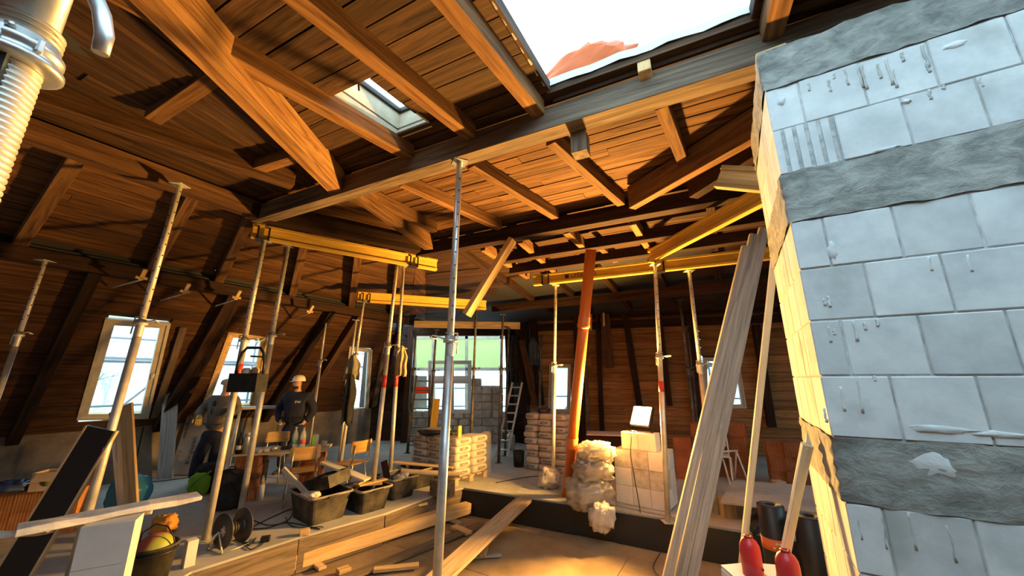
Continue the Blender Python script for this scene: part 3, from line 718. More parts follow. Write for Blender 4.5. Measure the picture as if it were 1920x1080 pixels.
# ================================================================ SHORING
def zmat(base, top):
    z = (V(top)-V(base)).normalized(); x = V((1, 0, 0)); x = (x-z*x.dot(z)).normalized(); y = z.cross(x)
    M = Matrix((x, y, z)).transposed().to_4x4(); M.translation = V(base); return M
def prop(label, base, top, cz, m=M_steeld, R=.036, sticker=None, hand=1, holes=True, group='adjustable steel props', seg=12, turn=0.0):
    base, top = V(base), V(top); L = (top-base).length; M = zmat(base, top) @ Matrix.Rotation(turn, 4, 'Z')
    t = thing('steel_prop', label, 'prop', base, group=group, M=M)
    MB().box((0, 0, .003), (.15, .15, .006)).part('base_plate', m, t)
    MB().tube([(0, 0, .006), (0, 0, cz-.14)], R, seg).part('outer_tube', m, t)
    th = MB(); n = 7
    th.lathe((0, 0, cz-.14), [(R*.97, 0)] + [(R*(1.06 if k % 2 else .96), .14*(k+.5)/n/2) for k in range(2*n)] + [(R*.97, .14)], seg); th.part('thread', m, t)
    c = MB().lathe((0, 0, cz-.03), [(R, 0), (R*1.5, 0), (R*1.62, .012), (R*1.5, .03), (R*1.25, .03), (R*1.25, .055), (R*.8, .055)], seg); col = c.part('collar_nut', m, t)
    MB().tube([(R*1.3*hand, 0, 0+cz), (R*2.6*hand, -.01, cz+.012), (R*4.2*hand, -.02, cz+.02), (R*4.6*hand, .0, cz+.012), (R*4.2*hand, .03, cz+.005), (R*2.8*hand, .035, cz)], .0065, 6).part('collar_handle', m, col)
    MB().tube([(-R*1.6*hand, -.015, cz+.05), (-R*1.6*hand, -.018, cz-.12)], .006, 6).tube([(-R*1.65*hand, -.015, cz+.05), (R*1.2*hand, -.01, cz+.05)], .006, 6).part('pin', m, col)
    MB().tube([(0, 0, cz), (0, 0, L-.006)], R*.80, seg).part('inner_tube', m, t)
    if holes:
        hm = MB(); z = cz+.16
        while z < L-.1:
            hm.tube([(0, -R*.815, z), (0, -R*.70, z)], .0085, 6); hm.tube([(R*.815, 0, z+.05), (R*.7, 0, z+.05)], .0085, 6); z += .12
        hm.part('pin_holes', M_darkmetal, t)['kind'] = 'stuff'
    MB().box((0, 0, L-.003), (.13, .13, .006)).part('top_plate', m, t)
    if sticker:
        for k, (z0, z1) in enumerate(sticker):
            MB().lathe((0, 0, 0), [(R*1.02, z0), (R*1.03, z0), (R*1.03, z1), (R*1.02, z1)], seg).part('sticker', M_red, t)
    return t
def vprop(label, bx, by, tx, ty, cy, Y=None, zb=0.0, **k):
    """prop in the plane Y: given two pixels on its axis; runs down to height zb"""
    if Y is None: Y = pz(bx, by, zb).y
    b = pY(bx, by, Y); t = pY(tx, ty, Y); base = t+(b-t)*((t.z-zb)/(t.z-b.z))
    f = (cy-ty)/(by-ty); cx = tx+(bx-tx)*f; c = pY(cx, cy, Y)
    return prop(label, base, t, (c-base).length, **k)
# foreground prop, reaching out of the frame
nb = V((-.935, .585, -.352)); nt = V((-.973, .585, 3.44)); LT = (nt-nb).length
t = thing('steel_prop', 'galvanised prop collar and threaded tube close to the camera, top left corner', 'prop', nb, group='adjustable steel props', M=zmat(nb, nt))
pc = pY(62, 105, .585); cz = (pc-nb).length
R = .037
MB().box((0, 0, .003), (.15, .15, .006)).part('base_plate', M_steel, t)
MB().tube([(0, 0, .006), (0, 0, cz-.62)], R, 24).part('outer_tube', M_steel, t)
th = MB(); pr = []; n = 58; z0 = cz-.62; z1 = cz+.10
for k in range(n): pr += [(R*.93, z0+(z1-z0)*k/n), (R*1.06, z0+(z1-z0)*(k+.35)/n), (R*1.06, z0+(z1-z0)*(k+.65)/n)]
th.lathe((0, 0, 0), pr+[(R*.93, z1)], 28).part('thread', M_steeld, t)
sl = MB().box((R*.42, -R*.90, cz-.15), (R*.95, R*.36, .28), Matrix.Rotation(radians(25), 3, 'Z')); sl.part('slot', plain('slot_shadow_steel', (.03, .05, .07), .3, .6), t)
c = MB().lathe((0, 0, cz-.026), [(R*1.02, 0), (R*1.55, 0), (R*1.75, .006), (R*1.75, .014), (R*1.55, .018), (R*1.48, .03), (R*1.62, .034), (R*1.62, .044), (R*1.40, .048), (R*1.40, .062), (R, .062)], 28)
cn = c.part('collar_nut', M_steel, t)
for a in (200, 250, 300, 350): 
    aa = radians(a); MB().box((R*1.5*cos(aa), R*1.5*sin(aa), cz+.012), (.012, .012, .03), Matrix.Rotation(aa, 3, 'Z')).part('lug', M_steel, cn, bevel=.003)
for k in range(3): MB().lathe((0, 0, cz+.042+.012*k), [(R*1.22, 0), (R*1.40, .004), (R*1.22, .008)], 28).part('washer_ring', M_steeld, t)
MB().tube([(0, 0, cz+.04), (0, 0, LT-.006)], R*1.12, 24).part('inner_tube', M_steel, t)
MB().lathe((R*.9, -R*1.05, cz+.03), [(.0, 0), (.007, 0), (.007, .006), (0, .008)], 6, (.6, -1, 0)).part('bolt', M_steel, t)
hp = [pY(x, y, Y) for x, y, Y in ((120, -120, .585), (150, -60, .57), (172, -20, .56), (191, 25, .555), (196, 66, .555), (188, 100, .56))]
mi = W[t].inverted(); MB().tube([mi @ p for p in hp], [.011, .0125, .0135, .0135, .0135, .012], 14).part('collar_handle', M_steel, t)
MB().box((0, 0, LT-.003), (.13, .13, .006)).part('top_plate', M_steel, t)
# centre prop
tp = pz(862, 304, 3.735); vprop('tall galvanised prop standing alone in the middle foreground', 820, 1080, 862, 304, 636, Y=tp.y, zb=-.352, m=M_steel, R=.036, seg=20, hand=-1, turn=.4)
tp = pz(337, 347, 3.775); vprop('prop crossing the nearest left window, standing behind the black board', 165, 960, 337, 347, 604, Y=tp.y, R=.034)
vprop('left one of the two leaning props beside the cable reel', 385, 1012, 495, 452, 637, R=.038, sticker=((1.75, 1.93),), seg=16)
vprop('right one of the two leaning props beside the cable reel', 450, 965, 540, 462, 628, R=.040, seg=16)
vprop('thin prop at the far left in front of dark boards', 0, 730, 85, 489, 626, Y=4.15, R=.026)
vprop('prop with red sticker under the right end of the long yellow beam', 700, 905, 745, 490, 648, Y=5.80, R=.034, sticker=((1.62, 1.80),))
vprop('prop with red sticker and hung-up gloves', 733, 865, 757, 499, 655, Y=6.35, R=.032, sticker=((1.62, 1.82),))
tp = pz(682, 566, 3.2); vprop('prop under the left end of the middle yellow beam, clothes hung on it', 640, 860, 682, 566, 664, Y=tp.y, R=.03)
vprop('thin prop beside the hanging dark clothes', 637, 850, 668, 600, 690, Y=7.6, R=.028, m=M_steeld, holes=False)
vprop('thin prop behind the worker in the white helmet', 583, 812, 613, 590, 676, Y=7.9, R=.027, holes=False)
vprop('dark prop at the left edge of the open bay', 764, 850, 780, 618, 693, Y=9.6, R=.035, m=M_rust, holes=False)
vprop('second dark prop of the open bay, beside the stepladder', 806, 800, 818, 618, 695, Y=9.6, R=.034, m=M_rust, holes=False)
tp = pz(893, 581, 3.2); vprop('dark prop under the right end of the middle yellow beam', 884, 800, 893, 581, 691, Y=tp.y+.15, R=.03, m=M_rust, holes=False)
vprop('dark prop with wide head plate in front of the right ladder', 935, 868, 943, 590, 691, R=.033, m=M_rust, holes=False)
vprop('short prop between bay window and right ladder', 947, 850, 954, 616, 693, Y=9.3, R=.03, m=M_rust, holes=False)
tp = pz(1042, 535, 3.45); vprop('prop before the stack of paper bags, left of the orange pipe', 1037, 885, 1042, 535, 685, Y=tp.y, R=.032)
vprop('prop right beside the glowing floodlight', 1253, 979, 1228, 496, 668, R=.034, sticker=((1.58, 1.72),))
vprop('prop standing right of the lamp, half hidden by the leaning planks', 1345, 965, 1292, 508, 683, R=.034)
vprop('dark thin prop near the right window', 1302, 800, 1275, 562, 690, Y=7.9, R=.034, m=M_rust, holes=False)
vprop('shortest thin prop near the right window', 1308, 800, 1289, 612, 695, Y=8.9, R=.03, m=M_rust, holes=False)
vprop('thin prop left of the window behind the paper bags', 1012, 770, 1015, 628, 698, Y=9.6, R=.03, m=M_rust, holes=False)
vprop('thin prop behind the orange pipe', 1104, 810, 1097, 640, 700, Y=9.2, R=.028, m=M_rust, holes=False)
# ---- yellow formwork beams
def hbeam(label, p0, p1, h=.20, w=.08, m=M_h20, caps=(), group='yellow timber formwork beams'):
    p0, p1 = V(p0), V(p1); c = (p0+p1)/2; M = frame(c, p1-p0); L = (p1-p0).length
    t = thing('formwork_beam', label, 'beam', c, group=group, M=M)
    MB().box((0, 0, .02), (L, w, .04)).part('flange', m, t, bevel=.004); MB().box((0, 0, h-.02), (L, w, .04)).part('flange', m, t, bevel=.004)
    MB().box((0, 0, h/2), (L-.004, .03, h-.08)).part('web', m, t)
    for x in caps:
        k = thing_part_fork(t, x, h, w)
    return t
def thing_part_fork(t, x, h, w):
    mb = MB().box((x, 0, -.004), (.15, .16, .008))
    for sx in (-.062, .062):
        for sy in (-1, 1): mb.box((x+sx, sy*(w/2+.012), h*.42), (.022, .016, h*.88))
    return mb.part('fork_head', M_darkmetal, t)
zA = 3.555
pa, pb = pz(470, 446, zA), pz(818, 508, zA); La = (pb-pa).length
hbeam('long yellow beam held by two fork heads above the workers', pa, pb, caps=(-La/2+.13, La*.5-.42))
pa, pb = pz(670, 566, 3.2), pz(911, 581, 3.2); hbeam('yellow beam further back, above the bay opening', pa, pb, caps=(-(pb-pa).length/2+.16,))
pa, pb = pz(1001, 536, 3.45), pz(1446, 487, 3.45); cb = hbeam('yellow beam with printed lettering running to the block wall', pa, pb, caps=(-(pb-pa).length/2+.25, .35))
text('beam_print', '\u25A0 UF\u00C9R PP20', M_ink, cb, Matrix.Translation((-.98, -.0175, .10)) @ Matrix.Rotation(pi/2, 4, 'X'), .10)
pa, pb = pz(1220, 493, 3.44), pz(1440, 380, 3.44); hbeam('yellow beam rising towards the block wall in front of the lettered one', pa, pb)
pa = pY(1340, 352, 3.05); pb = pY(1446, 362, 2.75); hbeam('short weathered beam stub beside the top of the block wall', pa, pb, m=wood('weathered_formwork_beam', (.36, .27, .12), (.60, .48, .26)))
timb = timber('timber_beam', pY(777, 614, 9.55), pY(975, 617, 9.45), .12, .17, M_plank); tag(timb, 'pale squared timber lying across the props of the bay', 'beam')

# ================================================================ LAMP ON ITS STACK OF BLOCKS
SA = V((.80, -.60, 0)); SB = V((.60, .80, 0)); SO = pz(1156, 945, 0)
def ksblock(name, p, L, D, Hh, ax_, label, mat, group):
    """p: lower front-left corner"""
    M = frame(p+ax_*(L/2), ax_); mb = MB().box((0, D/2, Hh/2), (L-.004, D-.004, Hh-.003))
    o = bpy.data.objects.new(name, mb.mesh(name, mat)); link(o, None, M); bev(o, .004); tag(o, label, 'block', group); return o
lay = ('bottom', 'middle', 'upper')
timber('bearing_plank', SO-SA*.06-SB*.02, SO+SA*.86-SB*.02, .16, .022, M_conc).update_tag()
tag(bpy.data.objects['bearing_plank'], 'thin grey board under the front of the lamp block stack', 'board')
for r_ in range(3):
    xs = (0, .25, .50); ls = (.25, .25, .22)
    for k, (x, l) in enumerate(zip(xs, ls)):
        for dpt in (0, 1):
            m = M_ksm if (r_, k) in ((2, 0), (2, 1), (1, 1), (1, 2)) and dpt == 0 else M_ksw
            side = 'front' if dpt == 0 else 'rear'
            ksblock('sand_lime_block', SO+SA*x+SB*(.25*dpt+random.uniform(0, .008))+V((0, 0, .024+.24*r_)), l, .25, .24, SA, '%s %s block, %s layer of the lamp stack' % (side, ('left', 'middle', 'right')[k], lay[r_]), m, 'blocks stacked under the floodlight')
for k in range(2): ksblock('sand_lime_block', SO+SA*(.10+.25*k)+SB*.08+V((0, 0, .024+.72)), .25, .25, .235, SA, '%s one of the two blocks directly under the floodlight' % ('left', 'right')[k], M_ksw, 'blocks stacked under the floodlight')
ztop = .024+.72+.235
lc = SO+SA*.36+SB*.27; ln = V((-.70, -.54, .47)).normalized()
lamp = thing('floodlight', 'glowing square work floodlight on top of the block stack', 'lamp', flat(lc, ztop))
cz_ = V((lc.x, lc.y, pY(1205, 779, lc.y).z)); ML = frame(cz_, V((.61, -.79, 0)), ln)   # local z = beam direction
Lm = lambda mb, nm_, m, **k: mb.part(nm_, m, lamp, W[lamp].inverted() @ ML, **k)
bd = Lm(MB().box((0, 0, -.035), (.34, .32, .06)), 'housing', M_darkmetal, bevel=.01)
for k in range(6): MB().box((-.13+.052*k, 0, -.08), (.012, .26, .03)).part('cooling_fin', M_darkmetal, bd)
Lm(MB().box((0, 0, -.002), (.30, .28, .004)), 'light_panel', plain('lamp_panel', (1, .8, .5), .4, emit=30, ec=(1, .70, .30)))
fr_ = MB().tube([ML @ V((-.18, 0, -.03)), ML @ V((-.185, 0, -.03))-V((0, 0, .19)), V((lc.x-.17, lc.y+.02, ztop+.012)), V((lc.x-.12, lc.y-.10, ztop+.010))], .010, 8)
fr_.tube([ML @ V((.18, 0, -.03)), ML @ V((.185, 0, -.03))-V((0, 0, .19)), V((lc.x+.15, lc.y-.10, ztop+.012)), V((lc.x+.08, lc.y-.16, ztop+.010))], .010, 8)
fr_.world('stand', M_darkmetal, lamp)
la = bpy.data.lights.new('floodlight_glow', 'AREA'); la.shape = 'RECTANGLE'; la.size = .29; la.size_y = .27; la.energy = LAMP_W; la.color = (1, .50, .11)
lo = bpy.data.objects.new('floodlight_glow', la); link(lo, lamp, W[lamp].inverted() @ ML @ Matrix.Translation((0, 0, .012)) @ Matrix.Rotation(pi, 4, 'X'))
def cable(name, pts, r, label, group='black cables on the floor', mat=M_cable, sub=6):
    """smooth cable through points"""
    P = [V(p) for p in pts]; out = []
    for i in range(len(P)-1):
        a = P[max(i-1, 0)]; b = P[i]; c = P[i+1]; d = P[min(i+2, len(P)-1)]
        for k in range(sub):
            u = k/sub; out.append(.5*((2*b)+(c-a)*u+(2*a-5*b+4*c-d)*u*u+(3*b-a-3*c+d)*u**3))
    out.append(P[-1]); o = MB().tube(out, r, 6).world(name, mat); tag(o, label, 'cable', group); return o
f0 = SO+SA*.28-SB*.02
cable('power_cable', [flat(lc-SB*.1-SA*.1, ztop+.012), flat(f0, ztop-.02)-SB*.02+SB*.09, flat(f0, .70)-SB*.03, flat(f0+SA*.03, .40)-SB*.035, flat(f0+SA*.08, .06)-SB*.06, flat(f0+SA*.12, -.05)-SB*.16, pz(1205, 1005, -.345), pz(1240, 1025, -.345), pz(1225, 1062, -.345), pz(1240, 1085, -.345)], .006, 'black power cable hanging from the floodlight down the block stack')
# ---- orange drain pipe
pb_, pt_ = pz(1063, 930, 0), pz(1108, 468, 3.58)
M = zmat(pb_, pt_); t = thing('drain_pipe', 'tall orange plastic drain pipe leaning against the ceiling', 'pipe', pb_, M=M); Lp = (pt_-pb_).length
MB().lathe((0, 0, 0), [(.0, 0), (.078, 0), (.078, Lp), (0, Lp)], 24).part('pipe_wall', M_orange, t)
for z in (.76, 2.62):
    MB().lathe((0, 0, z), [(.079, 0), (.086, .0), (.093, .02), (.093, .05), (.086, .06), (.086, .17), (.079, .18)], 24).part('socket', M_orange, t)
# ================================================================ TIMBER IN THE LOWER FLOOR
def tb(name, label, p0, p1, w, h, m, cat='plank', group=None, up=(0, 0, 1), **k):
    o = timber(name, p0, p1, w, h, m, None, up, **k); tag(o, label, cat, group); return o
zf = -.350
a, b = pz(545, 1072, zf), pz(878, 965, zf)
tb('squared_timber', 'long yellow squared timber lying along the step', V((a.x, a.y, zf+.03))+(a-b)*.25, V((b.x, b.y, zf+.03)), .15, .15, M_fresh, 'timber')
for f in (.1, .86): 
    q = lerp(a, b, f); tb('bearer', 'short bearer under the %s end of the long yellow timber' % ('near' if f < .5 else 'far'), flat(q-V((.16, -.14, 0)), zf), flat(q+V((.16, -.14, 0)), zf), .09, .03, M_plank, 'timber', 'bearers under the long timber')
ra = pz(815, 1095, zf+.12); rb_ = pz(984, 938, -.05)
tb('scaffold_plank', 'wide bright plank sloping up to the far step', ra+(ra-rb_)*.25, rb_, .26, .04, M_plank)
for k, (x, y) in enumerate(((988, 958), (978, 968))):
    q = pz(x, y, -.30); tb('packing_timber', ('upper', 'lower')[k]+' packing timber under the far end of the wide plank', flat(q-V((.1, -.02, 0)), zf+(.11 if k == 0 else .0)), flat(q+V((.16, -.08, 0)), zf+(.11 if k == 0 else 0)), .13, .11, M_plank, 'timber')
tb('squared_timber', 'old brown board lying beside the long yellow timber', pz(640, 1090, zf), pz(905, 985, zf), .16, .03, M_edge)
tb('offcut', 'flat offcut at the lower edge of the picture', pz(700, 1072, zf), pz(785, 1063, zf), .09, .035, M_fresh, 'offcut', 'wood offcuts on the plywood')
tb('offcut', 'offcut lying between timber and wide plank', pz(850, 990, zf), pz(880, 1003, zf), .12, .04, M_fresh, 'offcut', 'wood offcuts on the plywood')
tb('offcut', 'thin offcut sticking out right of the wide plank', pz(880, 1047, zf), pz(940, 1043, zf), .05, .02, M_greyplank, 'offcut', 'wood offcuts on the plywood')
tb('offcut', 'small upright offcut beside the wide plank', pz(905, 1045, zf+.02), pz(912, 1020, zf+.06), .08, .03, M_plank, 'offcut', 'wood offcuts on the plywood')
tb('offcut', 'block end at the near end of the step boards', pz(560, 1068, zf), pz(596, 1052, zf), .13, .11, M_plank, 'offcut', 'wood offcuts on the plywood')
tb('offcut', 'pale small offcut next to the step boards', pz(600, 1052, zf), pz(622, 1045, zf), .09, .03, M_fresh, 'offcut', 'wood offcuts on the plywood')
tb('offcut', 'wood block tucked under the tail of the wide plank', pz(632, 1078, zf), pz(655, 1070, zf), .10, .05, M_fresh, 'offcut', 'wood offcuts on the plywood')
tb('offcut', 'pale block on the step below the tubs', pz(775, 950, zf+.28), pz(800, 945, zf+.28), .10, .03, M_fresh, 'offcut', 'wood offcuts on the plywood')
# ================================================================ LEANING PLANKS RIGHT
base = pz(1262, 1112, zf)
for k, (bx, tx, ty, w, dz) in enumerate(((1244, 1398, 462, .085, .0), (1268, 1414, 440, .10, .0), (1290, 1432, 428, .10, .03))):
    p0 = pz(bx, 1112, zf); p1 = pY(tx, ty, 4.15)
    p0 = p0+(p1-p0).normalized()*.02
    tb('leaning_plank', ('left grey plank, shortest of the three leaning ones', 'middle grey plank of the three leaning ones', 'right grey plank of the three leaning ones, with a brown edge')[k], p0, p1, w, .06 if k < 2 else .07, M_greyplank, 'plank', 'grey planks leaning against the beams', up=(-.25, -.85, -.2), at='mid')
pt = pY(1458, 426, 2.56); pm = pY(1388, 1085, 3.4); pbm = pt+(pm-pt)*((pt.z-zf)/(pt.z-pm.z))
tb('batten', 'thin pale batten leaning on the block wall', pbm, pt, .045, .03, M_pale, 'batten', up=(-.2, -1, .2), at='mid')
pt = pY(1524, 832, 2.02)-V((.03, 0, 0)); pm = pY(1465, 1080, 2.3); pbm = pt+(pm-pt)*((pt.z-zf)/(pt.z-pm.z))
o = tb('broken_stake', 'pale stake with splintered tip leaning on the block wall corner', pbm, pt, .045, .035, M_pale, 'stake', up=(-.2, -1, .2), at='mid', wob=.004)
MB().add([pt+V((-.02, -.01, -.03)), pt+V((.02, -.01, -.02)), pt+V((.0, .02, -.02)), pt+V((.012, 0, .07))], [(0, 1, 3), (1, 2, 3), (2, 0, 3)]).world('splinter', M_pale, o)
# ================================================================ ROLLS, RED BOTTLES
def roll(p, r, h, label, band=None):
    t = thing('bitumen_roll', label, 'roll', p, group='black bitumen rolls')
    MB().lathe((0, 0, 0), [(0, 0), (r, 0), (r, h), (r*.9, h+.004), (r*.4, h-.004), (r*.36, h-.03), (0, h-.03)], 28).part('wound_sheet', M_black, t)
    for k in range(4): MB().lathe((0, 0, h), [(r*(.5+.11*k), 0), (r*(.53+.11*k), .007), (r*(.56+.11*k), 0)], 28).part('sheet_edge', plain('roll_end', (.12, .12, .12), .7), t)
    if band:
        bn = MB().lathe((0, 0, 0), [(r*1.004, band[0]), (r*1.012, band[0]), (r*1.012, band[1]), (r*1.004, band[1])], 28).part('label_band', plain('orange_label', (.75, .16, .05), .6), t)
        for k in range(7):
            a = radians(-130+13*k); zc = (band[0]+band[1])/2+(.018 if k % 3 else -.018)
            MB().box((r*1.014*cos(a), r*1.014*sin(a), zc), (.002, .018, .011), Matrix.Rotation(a, 3, 'Z')).part('label_print', M_white, bn)
    return t
roll(V((2.32, 3.68, zf)), .105, 1.0, 'black bitumen roll with an orange paper band', (.66, .75))
roll(V((2.49, 3.46, zf)), .112, .98, 'plain black bitumen roll next to the banded one')
M_bottle = plain('red_plastic', (.55, .03, .035), .35)
bxp = pY(1425, 1075, 2.3); bz = bxp.z
t = thing('carton', 'white carton carrying the red canisters, bottom right', 'carton', (bxp.x+.04, 2.36, zf))
MB().box((0, 0, (bz-zf)/2-.02), (.34, .22, bz-zf-.04)).part('carton_body', M_white, t, bevel=.01)
for k, sx in enumerate((-1, 1)): MB().box((sx*.085, 0, bz-zf-.030), (.16, .21, .012), Matrix.Rotation(sx*.08, 3, 'Y')).part('flap', M_white, t)
def red_bottle(p, r, h, label):
    t = thing('red_canister', label, 'canister', p, group='red canisters')
    MB().lathe((0, 0, 0), [(0, 0), (r, 0), (r, h*.62), (r*.93, h*.78), (r*.72, h*.9), (r*.42, h*.97), (r*.40, h), (0, h)], 20).part('canister_body', M_bottle, t)
    MB().lathe((0, 0, h*.985), [(r*.2, 0), (r*.44, 0), (r*.44, .008), (r*.2, .008), (r*.2, 0)], 16).part('cap_rim', plain('dark_red', (.25, .02, .02), .5), t)
    MB().lathe((r*.6, -r*.8, h*.22), [(0, 0), (.007, 0), (.007, .004), (0, .004)], 8, (.6, -.8, 0)).part('vent_hole', M_darkmetal, t)
red_bottle(V((bxp.x-.02, 2.33, bz-.02)), .052, .185, 'red canister with rounded top standing on the carton')
bq = pY(1492, 1110, 2.1); t2 = MB().box((bq.x, 2.1, (bq.z+zf)/2-.005), (.20, .16, bq.z-zf-.01)).world('small_carton', M_white); tag(t2, 'small white box under the nearer red canister', 'carton')
red_bottle(V((bq.x-.02, 2.1, bq.z-.008)), .052, .185, 'nearer red canister, cut by the lower picture edge')
# low platform of boards
c = [pz(1350, 940, .26), pz(1374, 900, .26), pz(1545, 912, .26), pz(1545, 962, .26)]
def quadslab(pts, th): return MB().hexa([p-V((0, 0, th)) for p in pts], pts)
m1, m2 = lerp(c[0], c[1], .42), lerp(c[3], c[2], .42)
for nm_, q, lb in (('front', [c[0], m1, m2, c[3]], 'front board of the low platform at the right'), ('back', [m1+V((0, .01, 0)), c[1], c[2], m2+V((0, .01, 0))], 'rear board of the low platform at the right')):
    o = quadslab(q, .025).world('platform_board', M_conc); tag(o, lb, 'board', 'boards of the low platform')
for k, (x, y) in enumerate(((1378, 972), (1475, 935))):
    q = pz(x, y, 0); o = tb('support_block', ('cut timber block carrying the front of the low platform', 'hidden timber block under the middle of the platform')[k], V((q.x-.05, q.y+.12, 0)), V((q.x-.05, q.y+.12, .233)), .16, .13, M_plank, 'timber', up=(0, -1, 0))
o = MB().add([pz(1375, 1015, -.34), pz(1392, 975, -.05), pz(1425, 958, .10), pz(1452, 972, .06), pz(1440, 1030, -.33), pz(1405, 1035, -.34), pz(1418, 990, .10)], [(0, 1, 6), (1, 2, 6), (2, 3, 6), (3, 4, 6), (4, 5, 6), (5, 0, 6)], True)
o = o.world('foil_sheet', M_tub); so = o.modifiers.new('thick', 'SOLIDIFY'); so.thickness = .006; tag(o, 'dark crumpled foil hanging over the step beside the rolls', 'foil')
# ================================================================ HOLLOW BRICK STACKS RIGHT
def hollow_brick(L=.30, D=.24, Hh=.235, rib=True):
    mb = MB(); n = 10; prof = []
    for k in range(n):
        x = -L/2+L*k/n; w = L/n
        prof += [(x, -D/2), (x+w*.55, -D/2), (x+w*.62, -D/2+.006), (x+w*.95, -D/2+.006)]
    prof += [(L/2, -D/2), (L/2, D/2), (-L/2, D/2)]
    mb.prism([V((x, y, .0)) for x, y in prof], (0, 0, Hh-.003)); return mb
brick_me = hollow_brick().mesh('hollow_brick', M_brick)
def bstack(px_list, group, fmt):
    i = 0
    for (x, ybase, n, Y, rz) in px_list:
        q = pY(x, ybase, Y)
        for k in range(n):
            o = bpy.data.objects.new('hollow_brick', brick_me); link(o, None, Matrix.Translation((q.x+random.uniform(-.02, .02), q.y+random.uniform(-.03, .03), .236*k)) @ Matrix.Rotation(rz+random.uniform(-.03, .03), 4, 'Z'))
            tag(o, fmt % (('lowest', 'second', 'third', 'fourth', 'fifth')[k], {1283: 'left', 1318: 'tall left', 1352: 'middle', 1388: 'right', 1462: 'far right', 1492: 'outermost right'}[x]), 'brick', group)
bstack([(1283, 880, 3, 7.3, -.4), (1318, 880, 4, 7.35, -.4), (1352, 880, 4, 7.5, -.4), (1388, 880, 4, 7.4, -.4), (1462, 890, 3, 6.9, -.4), (1492, 890, 3, 6.75, -.4)], 'hollow bricks stacked by the back wall', '%s brick of the %s column before the back wall')
# white garden chair
def rod(t, pts, m, r=.011, name='tube_frame'): return MB().tube(pts, r, 8).part(name, m, t)
wc = pz(1350, 903, 0); t = thing('garden_chair', 'white folding chair behind the leaning grey planks', 'chair', wc, -.5)
for s in (-1, 1):
    rod(t, [(s*.20, -.22, 0), (s*.19, .12, .45), (s*.18, .24, .86), (s*.10, .27, .93)], M_white, .013, 'side_frame'); rod(t, [(s*.22, .22, 0), (s*.21, -.20, .44)], M_white, .013, 'leg')
rod(t, [(-.10, .27, .93), (.10, .27, .93)], M_white, .013, 'top_rail')
MB().box((0, -.02, .44), (.40, .38, .015)).part('seat', M_white, t, bevel=.005)
MB().box((0, .235, .70), (.33, .012, .30), Matrix.Rotation(-.12, 3, 'X')).part('backrest', plain('white_mesh_fabric', (.55, .55, .52), .8), t)
q = pz(1374, 905, 0); t = thing('trestle', 'small white trestle legs beside the folding chair', 'trestle', q, .3)
for s in (-1, 1):
    for f in (-1, 1): rod(t, [(s*.20, f*.14, 0), (s*.17, 0, .50)], M_white, .014, 'leg')
rod(t, [(-.2, 0, .505), (.2, 0, .505)], M_white, .016, 'top_bar')
# ================================================================ SACKS
def sack_mesh(name, L, D, Hh, seed, nz=.014):
    rnd = random.Random(seed); mb = MB(); nx, ny = 10, 8; from_ = []
    seg, rg = 20, 8; vs = []; fs = []
    for j in range(rg+1):
        ph = -pi/2+pi*j/rg
        for i in range(seg):
            th_ = 2*pi*i/seg; sg = lambda v, p: math.copysign(abs(v)**p, v)
            x = L/2*sg(cos(ph), .32)*sg(cos(th_), .30); y = D/2*sg(cos(ph), .32)*sg(sin(th_), .30); z = Hh/2+Hh/2*sg(sin(ph), .55)
            # sagging ears and wrinkles
            k = 1+rnd.uniform(-.025, .025); vs.append((x*k, y*k, max(0, z+rnd.uniform(-nz, nz)*.5*(abs(cos(ph))))))
    for j in range(rg):
        for i in range(seg): fs.append((j*seg+i, j*seg+(i+1) % seg, (j+1)*seg+(i+1) % seg, (j+1)*seg+i))
    mb.add(vs, fs, True); return mb.mesh(name, M_paper)
SK = [sack_mesh('paper_sack', .415, .395, .128, k) for k in range(4)]
SK2 = [sack_mesh('paper_sack', .285, .44, .120, 20+k) for k in range(4)]
prints = {}
def printed(parent, y, z, size, sx=0):
    o = text('printed_word', 'BEDM', M_ink, parent, Matrix.Translation((sx, y, z)) @ Matrix.Rotation(pi/2, 4, 'X'), size, .0005); return o
pa_, pb2 = V((.61, .79, 0)), V((-.79, .61, 0)); PC = V((-.95, 6.72, 0))
# pallet
t = thing('pallet', 'wooden pallet under the film-wrapped sacks', 'pallet', PC+pa_*.42+pb2*.6, math.atan2(pb2.y, pb2.x))
for k in range(5): MB().box((0, -.36+.18*k, .105), (1.2, .11, .02)).part('deck_board', M_plank, t)
for k in range(3):
    for j in range(3): MB().box((-.52+.52*k, -.36+.36*j, .05), (.12, .09, .09)).part('block', M_plank, t)
lab = ('bottom', 'second', 'third', 'fourth', 'fifth', 'top')
for l in range(5):
    for i in range(2):
        for j in range(3):
            if l == 4 and j == 1 and i == 1: continue
            c = PC+pa_*(.21+.42*i+random.uniform(-.012, .012))+pb2*(.20+.40*j+random.uniform(-.012, .012))+V((0, 0, .118+.124*l))
            o = bpy.data.objects.new('cement_sack', SK[(l+i+j) % 4]); link(o, None, Matrix.Translation(c) @ Matrix.Rotation(math.atan2(pa_.y, pa_.x)+random.uniform(-.04, .04), 4, 'Z'))
            face = ('camera-side' if i == 0 else 'far-side'); col_ = ('right', 'middle', 'left')[j]
            tag(o, '%s %s sack in the %s layer of the wrapped pallet' % (face, col_, lab[l]), 'sack', 'cement sacks on the wrapped pallet')
            if i == 0: 
                pr = text('printed_word', 'BEDM', M_ink, o, Matrix.Translation((-.212, 0.0, .07)) @ Matrix.Rotation(-pi/2, 4, 'Z') @ Matrix.Rotation(pi/2, 4, 'X'), .075, .0006)
            if j == 0: pr = text('printed_word', 'BEDM', M_ink, o, Matrix.Translation((0.0, -.205, .07)) @ Matrix.Rotation(pi/2, 4, 'X'), .075, .0006)
